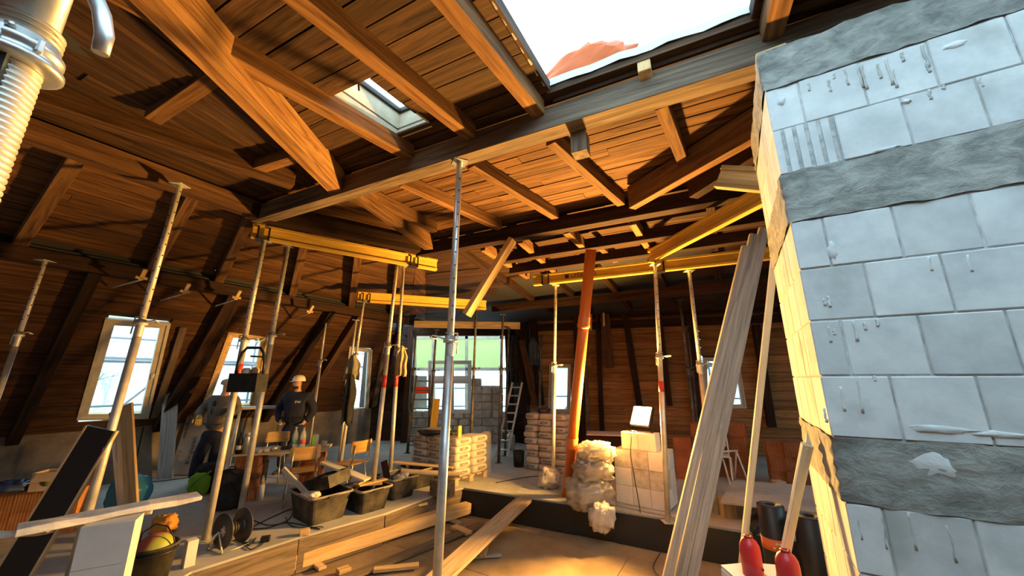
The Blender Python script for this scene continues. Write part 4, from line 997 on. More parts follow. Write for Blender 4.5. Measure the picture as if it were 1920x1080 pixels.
# stretch film round the lamp-side end of the pallet
from mathutils import noise as mn
def film():
    nu, nz = 44, 16; vs = []; fs = []
    corner = [PC-pa_*.03+pb2*.62, PC-pa_*.035-pb2*.045, PC+pa_*.88-pb2*.05, PC+pa_*.90+pb2*.45]
    ls = [(corner[k+1]-corner[k]).length for k in range(3)]; tot = sum(ls)
    for iz in range(nz+1):
        for iu in range(nu+1):
            u = tot*iu/nu; k = 0
            while k < 2 and u > ls[k]: u -= ls[k]; k += 1
            p = lerp(corner[k], corner[k+1], min(1, u/ls[k])); z = .02+.78*iz/nz
            n = mn.noise(V((p.x*5, p.y*5, z*11)))*.022+mn.noise(V((p.x*17, p.y*17, z*5+3)))*.012
            out = (p-(PC+pa_*.42+pb2*.4)).normalized(); out.z = 0
            top = .0 if iz < nz else -.06
            vs.append(p+out*(n+.004+top)+V((0, 0, z+.03*mn.noise(V((p.x*3, p.y*3, 8)))*(1 if iz in (0, nz) else 0))))
    for iz in range(nz):
        for iu in range(nu): a = iz*(nu+1)+iu; fs.append((a, a+1, a+nu+2, a+nu+1))
    o = MB().add(vs, fs, True).world('stretch_film', M_wrap); return tag(o, 'clear wrinkled stretch film round the lamp-lit end of the pallet', 'film')
film()
# black foil, yellow beam end and rubble on the pallet
def crumple(name, c, rx, ry, rz, m, label, cat, seed=0, amp=.25, freq=3.0, seg=26, rg=16, sq=.8, flatb=True, group=None, rot=0):
    vs = []; fs = []
    for j in range(rg+1):
        ph = -pi/2+pi*j/rg
        for i in range(seg):
            th_ = 2*pi*i/seg; sg = lambda v, p: math.copysign(abs(v)**p, v)
            d = V((sg(cos(ph), sq)*sg(cos(th_), sq), sg(cos(ph), sq)*sg(sin(th_), sq), sg(sin(ph), sq)))
            q = d*freq+V((seed*3.1, seed*1.7, seed))
            n = 1+amp*(mn.noise(q)+.5*mn.noise(q*2.3)+.35*abs(mn.noise(q*4.7)))
            x, y = d.x*rx*n, d.y*ry*n; z = d.z*rz*n
            if flatb: z = max(z, -rz*.96)
            vs.append((x*cos(rot)-y*sin(rot), x*sin(rot)+y*cos(rot), z+rz*.96))
    for j in range(rg):
        for i in range(seg): fs.append((j*seg+i, j*seg+(i+1) % seg, (j+1)*seg+(i+1) % seg, (j+1)*seg+i))
    mb = MB().add(vs, fs, True); o = bpy.data.objects.new(name, mb.mesh(name, m)); link(o, None, Matrix.Translation(V(c)))
    if label: tag(o, label, cat, group)
    return o
zt = .118+.124*5
tc_ = PC+pb2*.72+pa_*.22
crumple('black_foil', V((tc_.x, tc_.y, zt-.01)), .40, .26, .05, M_tub, 'black foil heap lying on top of the wrapped pallet', 'foil', 3, .35, rot=math.atan2(pb2.y, pb2.x))
t = thing('beam_offcut', 'short yellow beam end standing upright on the pallet', 'offcut', PC+pb2*.12+pa_*.18+V((0, 0, zt)), .9)
MB().box((0, 0, .10), (.08, .045, .2)).part('flange', M_h20, t, bevel=.004); text('printed_mark', '8', M_ink, t, Matrix.Translation((0, -.0235, .1)) @ Matrix.Rotation(pi/2, 4, 'X'), .05)
tb('board_end', 'dusty board end on the black foil of the pallet', V((tc_.x-.25, tc_.y+.1, zt+.085)), V((tc_.x+.2, tc_.y-.15, zt+.085)), .22, .02, M_plank, 'board')
crumple('rubble_lump', V((-1.35, 7.55, zt-.01)), .12, .09, .06, M_rubble, 'pale rubble lump behind the black foil', 'rubble', 9, .4)
# back stack of sacks
SD = V((.87, -.49, 0)); SBk = V((.49, .87, 0)); S0 = pz(982, 879, 0)
for l in range(9):
    for k in range(3):
        if l == 8 and k == 1: pass
        o = bpy.data.objects.new('paper_sack', SK2[(l+k*2) % 4]); sh = (.05 if l % 2 else 0)*(-1 if k == 2 else 1)
        c = S0+SD*(.16+.295*k+random.uniform(-.015, .015)+.02*sin(l))+SBk*(.22+random.uniform(-.03, .03))+V((0, 0, .118*l))
        link(o, None, Matrix.Translation(c) @ Matrix.Rotation(math.atan2(SD.y, SD.x)+random.uniform(-.08, .08), 4, 'Z'))
        tag(o, '%s sack of the %s column, tall sack stack left of the orange pipe' % (('lowest', 'second', 'third', 'fourth', 'fifth', 'sixth', 'seventh', 'eighth', 'topmost')[l], ('left', 'middle', 'right')[k]), 'sack', 'paper sacks in the tall stack')
        if (l+k) % 2 == 0: text('printed_word', 'BEDM', M_ink, o, Matrix.Translation((random.uniform(-.03, .03), -.226, .06)) @ Matrix.Rotation(pi/2, 4, 'X'), .07, .0006)
crumple('dark_lump', S0+SD*.38+SBk*.2+V((0, 0, .118*9)), .13, .1, .05, M_tub, 'dark dusty cloth on top of the tall sack stack', 'cloth', 5, .4)
q = pz(1030, 915, 0); crumple('empty_sack', q, .17, .15, .14, M_paper, 'crumpled pale sack at the foot of the prop before the pipe', 'sack', 12, .45, 2.6)
# film-wrapped heap beside the lamp stack
hp0 = pz(1122, 957, 0)
for k, (dx, dy, z, rx, ry, rz, m, lb) in enumerate(((-.10, .10, .0, .32, .26, .20, M_wrapd, 'lowest bundle of the film-wrapped heap left of the lamp'), (-.02, .12, .34, .27, .23, .15, M_wrapd, 'middle bundle of the film-wrapped heap left of the lamp'), (.03, .14, .60, .25, .20, .13, M_wrapd, 'top bundle of the film-wrapped heap, lit yellow'))):
    crumple('wrapped_bundle', hp0+V((dx, dy, z)), rx, ry, rz, m, lb, 'bundle', 30+k, .27, 3.6, 44, 28, .70, group='film-wrapped bundles')
    crumple('sack_filling', hp0+V((dx, dy, z+.015)), rx*.80, ry*.80, rz*.86, M_paper, 'pale sack inside the %s film bundle' % ('lowest', 'middle', 'top')[k], 'sack', 40+k, .2, 2.2, 20, 12, .7, group='sacks inside the film bundles')
crumple('torn_sack', hp0+V((.0, -.20, -.17)), .16, .10, .16, M_paper, 'torn white sack hanging over the step in front of the heap', 'sack', 50, .4, 3, flatb=False)
# bricks/boards heap behind the heap (low shelf)
tb('grey_board', 'grey board lying behind the film-wrapped heap', flat(pY(1100, 812, 7.5), .725), flat(pY(1190, 808, 7.32), .725), .42, .03, M_greyplank, 'board')
for k in range(2): tb('long_timber', ('upper', 'lower')[k]+' dark long timber behind the film-wrapped heap', flat(pY(1098, 830, 7.5), .36*(1-k)), flat(pY(1200, 830, 7.3), .36*(1-k)), .3, .36, M_dark, 'timber')
# ================================================================ LADDERS
def ladder(name, label, pts, rungs, m, top_panel=None, r=.018, group='ladders'):
    """pts: left bottom, left top, right bottom, right top"""
    lb, lt, rb2, rt_ = map(V, pts); root = thing(name, label, 'ladder', (lb+rb2)/2, group=group)
    for a, b in ((lb, lt), (rb2, rt_)): timber('rail', a, b, .05, .025, m, root, up=(0, -1, .2), at='mid')
    for k in range(rungs):
        f = (k+.7)/(rungs+.3); timber('rung', lerp(lb, lt, f), lerp(rb2, rt_, f), .06, .022, m, root, up=(0, -.3, 1), at='mid')
    if top_panel:
        f0, f1 = top_panel; q = [lerp(lb, lt, f0), lerp(rb2, rt_, f0), lerp(rb2, rt_, f1), lerp(lb, lt, f1)]
        q = [p+(((lb+rt_)/2-p)*.12) for p in q]; MB().hexa(q, [p+V((0, -.012, 0)) for p in q]).world('warning_plate', M_red, root)
    return root
ladder('stepladder', 'dark stepladder with red plate before the bay window', (pz(764, 846, 0), pY(781, 704, 9.3), pz(803, 846, 0), pY(806, 704, 9.3)), 8, M_rust, (.80, .90))
ladder('ladder', 'pale ladder leaning at the right side of the bay', (pz(929, 856, 0), pY(961, 717, 9.6), pz(951, 856, 0), pY(979, 717, 9.6)), 8, M_steeld)
q = pz(948, 845, 0); t = thing('metal_can', 'grey metal canister at the foot of the pale ladder', 'canister', q+V((.12, .1, 0)))
MB().lathe((0, 0, 0), [(0, 0), (.12, 0), (.12, .30), (.10, .36), (.05, .38), (.05, .42), (0, .42)], 18).part('can_body', M_steeld, t)
q = pz(975, 880, 0)+V((-.02, .25, 0)); t = thing('dark_bucket', 'dark slim bucket left of the tall sack stack', 'bucket', q)
MB().lathe((0, 0, 0), [(0, 0), (.10, 0), (.12, .30), (.125, .30), (.11, .29), (.09, .02), (0, .02)], 18).part('bucket_body', M_tub, t)
MB().tube([(-.12, 0, .30), (-.08, -.09, .34), (0, -.12, .36), (.08, -.09, .34), (.12, 0, .30)], .004, 6).part('bail', M_steeld, t)
# items at the bay
tb('orange_board', 'orange board end leaning beside the stepladder', flat(pY(808, 830, 9.05), 0), pY(819, 748, 9.3), .16, .04, M_h20, 'board', up=(0, -1, 0))
crumple('rubble_heap', V((-1.55, 10.2, 0)), .5, .3, .16, M_rubble, 'rubble heap between pallet and bay window', 'rubble', 61, .35)
# ================================================================ TABLE AND CHAIRS
tfl, tfr = pz(430, 853, .66), pz(614, 843, .66); td = (tfr-tfl).normalized(); tn = V((-td.y, td.x, 0))
TL = (tfr-tfl).length
t = thing('work_table', 'makeshift table of a board laid over brick piles', 'table', flat((tfl+tfr)/2+tn*.3, 0), math.atan2(td.y, td.x))
MB().box((0, 0, .645), (TL, .62, .028)).part('table_top', wood('table_board', (.50, .40, .24), (.68, .57, .38), rnd=0), t, bevel=.004)
bk_me = hollow_brick(.30, .22, .154).mesh('brick', M_brick)
nlab = ('lowest', 'second', 'third', 'fourth')
for side, fx in (('left', -TL/2+.24), ('right', TL/2-.22)):
    for col_, fy in (('front', -.16), ('rear', .14)):
        for k in range(4):
            o = bpy.data.objects.new('support_brick', bk_me); link(o, None, W[t] @ Matrix.Translation((fx+random.uniform(-.015, .015), fy, .157*k)) @ Matrix.Rotation(random.uniform(-.06, .06), 4, 'Z'))
            tag(o, '%s brick of the %s %s pile under the table' % (nlab[k], side, col_), 'brick', 'bricks carrying the table')
M_ply = wood('school_chair_plywood', (.62, .32, .07), (.80, .47, .14), rnd=.08, bump=.1)
M_plyd = wood('dull_chair_plywood', (.42, .27, .10), (.58, .40, .18), rnd=.05, bump=.1)
def chair(label, loc, rz, ply, group='school chairs at the table'):
    """faces local -y"""
    t = thing('school_chair', label, 'chair', loc, rz, group)
    mb = MB(); n = 8; vs = []; fs = []
    for i in range(n+1):
        u = i/n*2-1
        for (z, o) in ((0, 0), (.03, -.004), (.15, .012), (.18, .02)):
            w = .20*(1 if .02 < z < .16 else .93); vs.append((u*w, .205+.035*(1-u*u)+o, .615+z)); 
        for (z, o) in ((.18, .02), (.15, .012), (.03, -.004), (0, 0)):
            w = .20*(1 if .02 < z < .16 else .93); vs.append((u*w, .215+.035*(1-u*u)+o, .615+z))
    m = 8
    for i in range(n):
        for k in range(m): fs.append((i*m+k, i*m+(k+1) % m, (i+1)*m+(k+1) % m, (i+1)*m+k))
    fs += [tuple(range(m)), tuple(range(n*m, n*m+m))]
    mb.add(vs, fs, True).part('backrest', ply, t)
    MB().box((0, 0, .445), (.39, .38, .014)).part('seat', ply, t, bevel=.006)
    for s in (-1, 1):
        rod(t, [(s*.15, .255, .74), (s*.155, .235, .55), (s*.16, .18, .435), (s*.165, .0, .43), (s*.17, -.14, .43)], M_steel, .011, 'back_tube')
        rod(t, [(s*.17, .12, .432), (s*.19, .22, .01)], M_steel, .011, 'leg'); rod(t, [(s*.17, -.13, .432), (s*.20, -.22, .01)], M_steel, .011, 'leg')
    rod(t, [(-.17, -.10, .425), (.17, -.10, .425)], M_steel, .009, 'stretcher')
    return t
ca = pY(575, 850, 5.95); cbp = pY(668, 850, 6.35); cc = pY(513, 830, 7.05)
chair('orange plywood chair with its back to the camera, behind the nearest tub', flat(ca, 0)+V((-.02, -.02, 0)), math.atan2(.87, -.50)+pi/2, M_ply)
chair('orange plywood chair standing apart at the right of the table', flat(cbp, 0)+V((-.10, .05, 0)), math.atan2(.45, -.88)+pi/2, M_ply)
chair('dull plywood chair behind the table', flat(cc, 0), math.atan2(-.95, .30)+pi/2, M_plyd)
# things on the table
tz = .660
def on(fx, fy): return (W[t_table] @ V((fx, fy, tz)))
t_table = bpy.data.objects['work_table']
def lathe_thing(name, label, cat, p, parts, rz=0, group=None, seg=18):
    t = thing(name, label, cat, p, rz, group)
    for nm_, prof, m in parts: MB().lathe((0, 0, 0), prof, seg).part(nm_, m, t)
    return t
def tpt(x, y, fy=None):                      # point on the table top under a pixel
    q = pz(x, y, tz); return q
inv = W[t_table].inverted()
def clampt(q, mx=TL/2-.08, my=.24):
    l = inv @ q; l.x = max(-mx, min(mx, l.x)); l.y = max(-my, min(my, l.y)); l.z = tz; return W[t_table] @ l
M_pet = sheet('clear_plastic_bottle', (.75, .85, .82), .62, .08); M_petr = plain('bottle_label_red', (.65, .10, .08), .5); M_petg = plain('bottle_label_green', (.20, .42, .26), .5)
lathe_thing('thermos', 'steel thermos flask on the left end of the table', 'flask', clampt(tpt(456, 852)), (('flask_body', [(0, 0), (.045, 0), (.045, .23), (.04, .25), (0, .25)], M_steel), ('flask_lid', [(.0, .25), (.036, .25), (.036, .30), (0, .305)], M_steeld)))
lathe_thing('dark_bottle', 'dark bottle beside the thermos flask', 'bottle', clampt(tpt(444, 852)), (('bottle_body', [(0, 0), (.04, 0), (.04, .19), (.015, .25), (.015, .30), (0, .30)], M_darkmetal), ('bottle_label', [(.041, .06), (.0415, .06), (.0415, .12), (.041, .12)], M_white)))
def pet(label, p, lm):
    return lathe_thing('water_bottle', label, 'bottle', p, (('bottle_body', [(0, 0), (.04, 0), (.042, .02), (.038, .08), (.042, .14), (.042, .19), (.030, .24), (.014, .275), (.014, .30), (0, .30)], M_pet), ('bottle_cap', [(0, .30), (.016, .30), (.016, .318), (0, .318)], M_white if lm is M_petg else M_petr), ('bottle_label', [(.0425, .07), (.043, .07), (.043, .13), (.0425, .13)], lm)), group='plastic bottles on the table')
pet('clear plastic bottle with green label on the table', clampt(tpt(551, 840)), M_petg); pet('clear plastic bottle with red label on the table', clampt(tpt(566, 840)), M_petr)
q = clampt(tpt(590, 838)); t = thing('drink_carton', 'green and white carton on the table', 'carton', q, .4)
MB().box((-.022, 0, .09), (.045, .07, .18)).part('green_side', plain('carton_green', (.30, .62, .06), .5), t); MB().box((.022, 0, .09), (.043, .07, .18)).part('white_side', M_white, t); MB().box((0, 0, .187), (.07, .012, .02)).part('gable_fold', M_white, t)
lathe_thing('cup', 'pale cup at the right end of the table', 'cup', clampt(tpt(607, 838)), (('cup_wall', [(0, 0), (.038, 0), (.045, .09), (.041, .09), (.035, .01), (0, .01)], M_cream),))
lathe_thing('cooking_pot', 'small metal pot on the table in front of the rear chair', 'pot', clampt(tpt(513, 845)), (('pot_wall', [(0, 0), (.06, 0), (.062, .07), (.058, .07), (.055, .01), (0, .01)], M_steel),))
q = clampt(tpt(537, 842)); o = MB().box(q+V((0, 0, .022)), (.16, .12, .044), Matrix.Rotation(.5, 3, 'Z')).world('tool_case', M_darkmetal, bevel=.008); tag(o, 'flat black case on the table beside the bottles', 'case')
lathe_thing('glass_jar', 'small clear jar beside the thermos flask', 'jar', clampt(tpt(466, 850)), (('jar_wall', [(0, 0), (.032, 0), (.034, .12), (.02, .14), (.02, .17), (0, .17)], M_pet),))
for k, (x, y) in enumerate(((482, 850), (495, 848))):
    q = clampt(tpt(x, y)); crumple('paper_bag', q+V((0, 0, 0)), .07, .05, .03, M_paper, ('crumpled paper next to the jar on the table', 'crumpled paper near the middle of the table')[k], 'paper', 70+k, .5)
# ================================================================ BAGS, REEL
M_green = noise_mat('lime_green_fabric', (.14, .34, .02), (.26, .50, .05), 12, rough=.8, bump=.2, rnd=0)
M_blackfab = noise_mat('black_fabric', (.010, .011, .012), (.03, .032, .035), 10, rough=.85, bump=.25, rnd=0)
q = pz(380, 925, 0); t = thing('backpack', 'lime green backpack on the floor left of the props', 'backpack', q)
for nm_, c, r_, m, sd in (('bag_body', (0, .05, .0), (.17, .12, .22), M_blackfab, 81), ('front_pocket', (-.02, -.07, .0), (.15, .08, .16), M_green, 82)):
    o = crumple(nm_, V((0, 0, 0)), *r_, m, None, None, sd, .16, 2.2, 20, 14, .6); COL.objects.unlink(o); del W[o]; link(o, t, Matrix.Translation(c))
MB().tube([(-.12, -.15, .10), (-.02, -.17, .22), (.10, -.13, .30), (.12, -.06, .34)], .012, 6).part('strap', M_green, t)
q = pz(440, 952, 0)+V((-.08, -.06, 0)); t = thing('rucksack', 'black rucksack leaning against the left brick pile of the table', 'backpack', q, .3)
for nm_, c, r_, m, sd in (('bag_body', (0, .04, 0), (.20, .12, .25), M_blackfab, 85), ('front_pocket', (0, -.08, .02), (.15, .06, .13), M_blackfab, 86)):
    o = crumple(nm_, V((0, 0, 0)), *r_, m, None, None, sd, .14, 2.2, 20, 14, .6); COL.objects.unlink(o); del W[o]; link(o, t, Matrix.Translation(c))
MB().tube([(-.05, .0, .49), (-.03, 0, .54), (.03, 0, .54), (.05, 0, .49)], .01, 6).part('grab_handle', M_blackfab, t)
q = pz(485, 938, 0)+V((.02, 0, 0)); lathe_thing('spray_can', 'white cartridge standing by the left brick pile', 'can', q, (('can_body', [(0, 0), (.04, 0), (.04, .20), (.03, .22), (0, .22)], M_white), ('nozzle', [(0, .22), (.03, .22), (.012, .34), (0, .34)], M_cream)))
# cable reel
q = pz(430, 1026, 0); rr = .17; ax_ = V((.40, .92, 0)).normalized(); M = frame(q+V((0, 0, rr+.012)), ax_)
t = thing('cable_reel', 'black cable reel standing between the two leaning props', 'cable reel', q, M=M)
M_reel = plain('reel_plastic', (.045, .04, .04), .5)
for s in (-1, 1): MB().lathe((s*.10, 0, 0), [(.03, 0), (rr, 0), (rr, .012), (.03, .012), (.03, 0)], 32, (1, 0, 0)).part('flange', M_reel, t)
MB().lathe((-.10, 0, 0), [(.0, 0), (.055, 0), (.055, .2), (0, .2)], 20, (1, 0, 0)).part('drum', M_steeld, t)
for k in range(7): MB().tube([(-.075+.024*k, .068*cos(2*pi*i/14), .068*sin(2*pi*i/14)) for i in range(14)], .011, 6, closed=True).part('cable_turn', M_cable, t)
MB().tube([(-.13, 0, 0), (-.17, 0, -.02), (-.17, .04, -.10), (-.15, .05, -.16)], .011, 8).part('crank', M_steeld, t)
MB().tube([(-.14, -.12, -rr-.004), (.14, -.12, -rr-.004), (.14, .14, -rr-.004), (-.14, .14, -rr-.004)], .008, 6, closed=True).tube([(-.14, -.12, -rr), (-.13, 0, 0), (-.14, .14, -rr)], .008, 6).part('stand', M_steeld, t)
fl_ = lambda *pts: [pz(x, y, .008) for x, y in pts]
cable('floor_cable', fl_((448, 985), (470, 975), (505, 985), (540, 975), (548, 955), (520, 965), (470, 990), (452, 1010), (468, 1022), (480, 1008)), .007, 'cable looping right of the reel')
cable('floor_cable', fl_((452, 992), (500, 990), (540, 980), (600, 992)), .007, 'cable running straight from the reel to the nearest tub')
cable('floor_cable', fl_((536, 970), (545, 985), (575, 990), (605, 988)) + [pz(612, 1000, -.10)-V((0, .06, 0)), pz(632, 1035, -.33)], .006, 'cable hanging over the step in front of the nearest tub')
cable('floor_cable', fl_((455, 1018), (470, 1030), (490, 1022), (497, 1012)), .005, 'thin lead of the small black charger')
cable('floor_cable', fl_((260, 905), (300, 902), (340, 897), (365, 893)), .008, 'cable lying along the floor by the insulation boards')
cable('floor_cable', fl_((930, 905), (985, 895), (1015, 893), (1045, 897)), .007, 'cable crossing the floor behind the far step')
o = MB().box(pz(497, 1016, 0)+V((0, 0, .03)), (.09, .06, .055), Matrix.Rotation(.4, 3, 'Z')).world('charger', M_darkmetal, bevel=.006); tag(o, 'small black charger on the floor near the step', 'charger')
o = MB().box(pz(569, 1004, 0)+V((0, .02, .03)), (.10, .07, .06), Matrix.Rotation(.5, 3, 'Z')).world('wood_block', M_fresh, bevel=.003); tag(o, 'small pale wood block on the step edge', 'block')
# ================================================================ MORTAR TUBS
te = V((.62, .78, 0)); tl = V((.78, -.62, 0)); trz = math.atan2(tl.y, tl.x)
def tub(label, c, L=.58, D=.42, Hh=.30):
    t = thing('mortar_tub', label, 'tub', c, trz, 'black mortar tubs along the step')
    a, b = L/2, D/2; k = .82; th = .008
    def ringp(sx, sy, z, r=.05):
        out = []
        for cx, cy, a0 in ((1, 1, 0), (-1, 1, 90), (-1, -1, 180), (1, -1, 270)):
            for i in range(4): an = radians(a0+30*i); out.append(V((cx*(sx-r)+r*cos(an), cy*(sy-r)+r*sin(an), z)))
        return out
    mb = MB(); rings = [ringp(a*k, b*k, 0), ringp(a, b, Hh), ringp(a-th, b-th, Hh), ringp(a*k-th, b*k-th, .012)]
    n = 16; vs = sum(rings, []); fs = [list(range(n))[::-1], list(range(3*n, 4*n))]
    for r_ in range(3):
        for i in range(n): fs.append((r_*n+i, r_*n+(i+1) % n, (r_+1)*n+(i+1) % n, (r_+1)*n+i))
    mb.add(vs, fs).part('tub_body', M_tub, t)
    MB().tube(ringp(a+.012, b+.012, Hh-.006), .016, 8, closed=True).part('rim', M_steeld if False else noise_mat('dusty_rim', (.16, .15, .13), (.34, .31, .26), 6, rough=.8, rnd=.1), t)
    for s in (-1, 1): MB().box((s*(a+.03), 0, Hh-.012), (.035, .14, .014)).part('grip', M_tub, t)
    return t
tc4 = [pz(594, 966, 0), pz(682, 950, 0), pz(737, 927, 0), pz(790, 908, 0)]
tl4 = ('nearest mortar tub, heaped with a tilted tray', 'second mortar tub, filled with board offcuts', 'third mortar tub, full of rubble lumps', 'farthest mortar tub of the row')
for c, l in zip(tc4, tl4): tub(l, c+V((-.05, .02, 0))+tl*(.12 if c is not tc4[3] else .02)-te*(.06 if c is tc4[3] else 0), *((.66, .52, .32) if c is tc4[0] else (.52, .46, .29)))
c0 = tc4[0]+V((-.05, .02, 0))+tl*.12
t = thing('rubber_tray', 'black tray tilted on top of the nearest tub', 'tray', c0+V((.02, .10, .30)), M=Matrix.Translation(c0+V((.04, .12, .335))) @ Matrix.Rotation(trz+.25, 4, 'Z') @ Matrix.Rotation(-.25, 4, 'Y') @ Matrix.Rotation(.12, 4, 'X'))
MB().box((0, 0, .01), (.46, .36, .02)).part('tray_floor', M_tub, t)
for sx in (-1, 1): MB().box((sx*.225, 0, .075), (.012, .36, .15)).part('tray_side', M_tub, t)
for sy in (-1, 1): MB().box((0, sy*.175, .075), (.46, .012, .15)).part('tray_side', M_tub, t)
MB().box((0, 0, .10), (.42, .33, .03)).part('tray_dust', M_rubble, t, bevel=.01)
tb('metal_channel', 'grey channel bar leaning in the nearest tub', pY(585, 933, c0.y-.05), pY(532, 878, c0.y-.02), .06, .035, M_greyplank, 'bar', up=(-.3, -1, .2))
tb('pale_board', 'pale plaster board bridging the first two tubs', pY(606, 868, 5.75), pY(688, 902, 5.6), .16, .03, M_pale, 'board')
crumple('pale_rubble', c0+V((-.10, -.08, .24)), .12, .07, .04, M_rubble, 'pale rubble piece in the nearest tub', 'rubble', 91, .4)
c1 = tc4[1]+V((-.05, .02, 0))+tl*.12
for k, (dx, dy, z, rz, m, l) in enumerate(((-.02, .0, .285, .3, M_plank, 'brown'), (.06, .03, .31, .9, M_fresh, 'bright'), (-.06, .05, .335, 1.4, M_fresh, 'topmost'))):
    d = V((cos(rz), sin(rz), 0)); tb('offcut_board', '%s board offcut lying across the second tub' % l, c1+V((dx, dy, z))-d*.22, c1+V((dx, dy, z))+d*.22, .09, .022, m, 'offcut', 'board offcuts in the second tub')
c2 = tc4[2]+V((-.05, .02, 0))+tl*.12
for k in range(9):
    p = c2+te*random.uniform(-.14, .14)+tl*random.uniform(-.16, .16)+V((0, 0, .16+.05*(k % 3)))
    crumple('rubble_piece', p, random.uniform(.05, .09), random.uniform(.04, .07), random.uniform(.035, .06), M_rubble if k % 3 else M_edge, None, None, 100+k, .5, 2.4, 14, 9)
    tag(bpy.data.objects[-1] if False else list(W.keys())[-1], 'rubble lump in the third tub, ' + ('front left', 'pale front middle', 'pale front right', 'brown upper left', 'pale upper middle', 'pale upper right', 'brown rear', 'pale rear', 'topmost')[k], 'rubble', 'rubble lumps in the third tub')
tb('splintered_board', 'splintered dark board sticking out of the third tub', c2+V((-.12, -.05, .26)), c2+V((-.22, .05, .48)), .10, .02, M_dark, 'board', up=(0, -1, .3))
t = thing('cardboard_tube', 'long beige cardboard tube lying over the rear tubs', 'tube', c2); pp0, pp1 = pY(752, 884, c2.y), pY(862, 890, c2.y+.12)
MB().tube([pp0, pp1], .042, 16, cap=False).world('tube_wall', noise_mat('cardboard', (.44, .33, .20), (.56, .44, .28), 5, rough=.9, rnd=0), t)
tb('long_plank', 'thin plank lying behind the cardboard tube', pY(738, 868, 6.9), pY(850, 878, 6.75), .12, .025, M_plank)
o = MB().box(pz(828, 935, 0)+V((-.02, .14, .11)), (.34, .22, .22), Matrix.Rotation(trz, 3, 'Z')).world('wooden_crate', M_edge, bevel=.005); tag(o, 'brown crate between the tub row and the wrapped pallet', 'crate')
# ================================================================ LEFT FOREGROUND
kp = V((-2.62, 2.72, zf)); ka = V((.86, .50, 0)).normalized()
kl = ('lowest', 'second', 'third', 'fourth', 'top')
for k in range(5):
    M = frame(kp+V((0, 0, .24*k)), ka); w = .25; prof = [(-w/2, -.0875)] ; n = 4
    # ribbed end at -x
    pts = []
    for i in range(n):
        y = -.0875+.175*i/n; pts += [(-w/2, y), (-w/2, y+.028), (-w/2+.012, y+.031), (-w/2+.012, y+.041)]
    pts += [(-w/2, .0875), (w/2, .0875), (w/2, -.0875)]
    mb = MB().prism([V((x, y, 0)) for x, y in pts][::-1], (0, 0, .237))
    o = bpy.data.objects.new('sand_lime_block', mb.mesh('sand_lime_block', M_ksw)); link(o, None, M); tag(o, '%s block of the pillar carrying the white board, bottom left' % kl[k], 'block', 'blocks of the pillar at the lower left')
zk = zf+1.20
M_styro = noise_mat('broken_plaster_board', (.55, .53, .46), (.82, .81, .76), 9, rough=.9, bump=.4, rnd=0)
pA, pB = pz(373, 934, zk+.005), pz(28, 1000, zk+.005)
o = tb('white_board', 'long broken white board lying on the block pillar', pA, pB, .17, .035, M_styro, 'board', wob=.008)
o = tb('white_board_piece', 'shorter crusty board strip along the near edge of the white board', pz(285, 962, zk-.03), pz(90, 992, zk-.03)+V((0, 0, -.012)), .05, .04, M_styro, 'board', wob=.008)
o = tb('white_board_piece', 'broken strip below the left end of the white board', pz(95, 1000, zk-.03), pz(-40, 1012, zk-.03), .06, .03, M_styro, 'board', wob=.006)
# black board with wooden edges leaning on the prop
b1 = pY(192, 803, 3.55); _m = pY(22, 1085, 3.45); b0 = b1+(_m-b1)*(b1.z/(b1.z-_m.z))
t = thing('black_board', 'long black board with pale edges leaning up to the left prop', 'board', b0); ud = (b1-b0).normalized(); wd_ = V((.92, .38, .0)); wd_ = (wd_-ud*wd_.dot(ud)).normalized()
M = frame((b0+b1)/2, b1-b0, ud.cross(wd_)); Lb = (b1-b0).length; mi = W[t].inverted() @ M
nz_ = 1 
MB().box((0, 0, 0), (Lb, .20, .045)).part('panel', M_black, t, mi)
for s in (-1, 1): MB().box((0, s*.108, 0), (Lb, .014, .055)).part('edge_strip', M_plank, t, mi)
# blue plastic, planks by the prop
q = pz(195, 975, 0); crumple('blue_sheet', q+V((0, .25, 0)), .22, .18, .24, sheet('blue_foil', (.05, .30, .48), .15, .2, .3, .8), 'crumpled blue plastic sheet behind the left prop', 'sheet', 110, .16, 1.9)
q = pz(252, 990, 0); tb('leaning_board', 'bright orange-lit board standing beside the left prop', q, pY(240, 759, q.y+.25), .15, .035, M_fresh, 'board', 'boards standing at the left', up=(0, -1, .1))
q = pz(228, 990, 0); tb('leaning_board', 'grey board standing behind the bright one', q+V((-.02, .12, 0)), pY(222, 770, q.y+.35), .17, .04, M_greyplank, 'board', 'boards standing at the left', up=(.3, -1, .1))
q = pz(310, 897, 0); tb('leaning_board', 'tall grey board leaning on the sloping wall by the window', q, pY(326, 678, q.y-.35), .22, .04, M_greyplank, 'board', 'boards standing at the left', up=(.4, -1, .2))
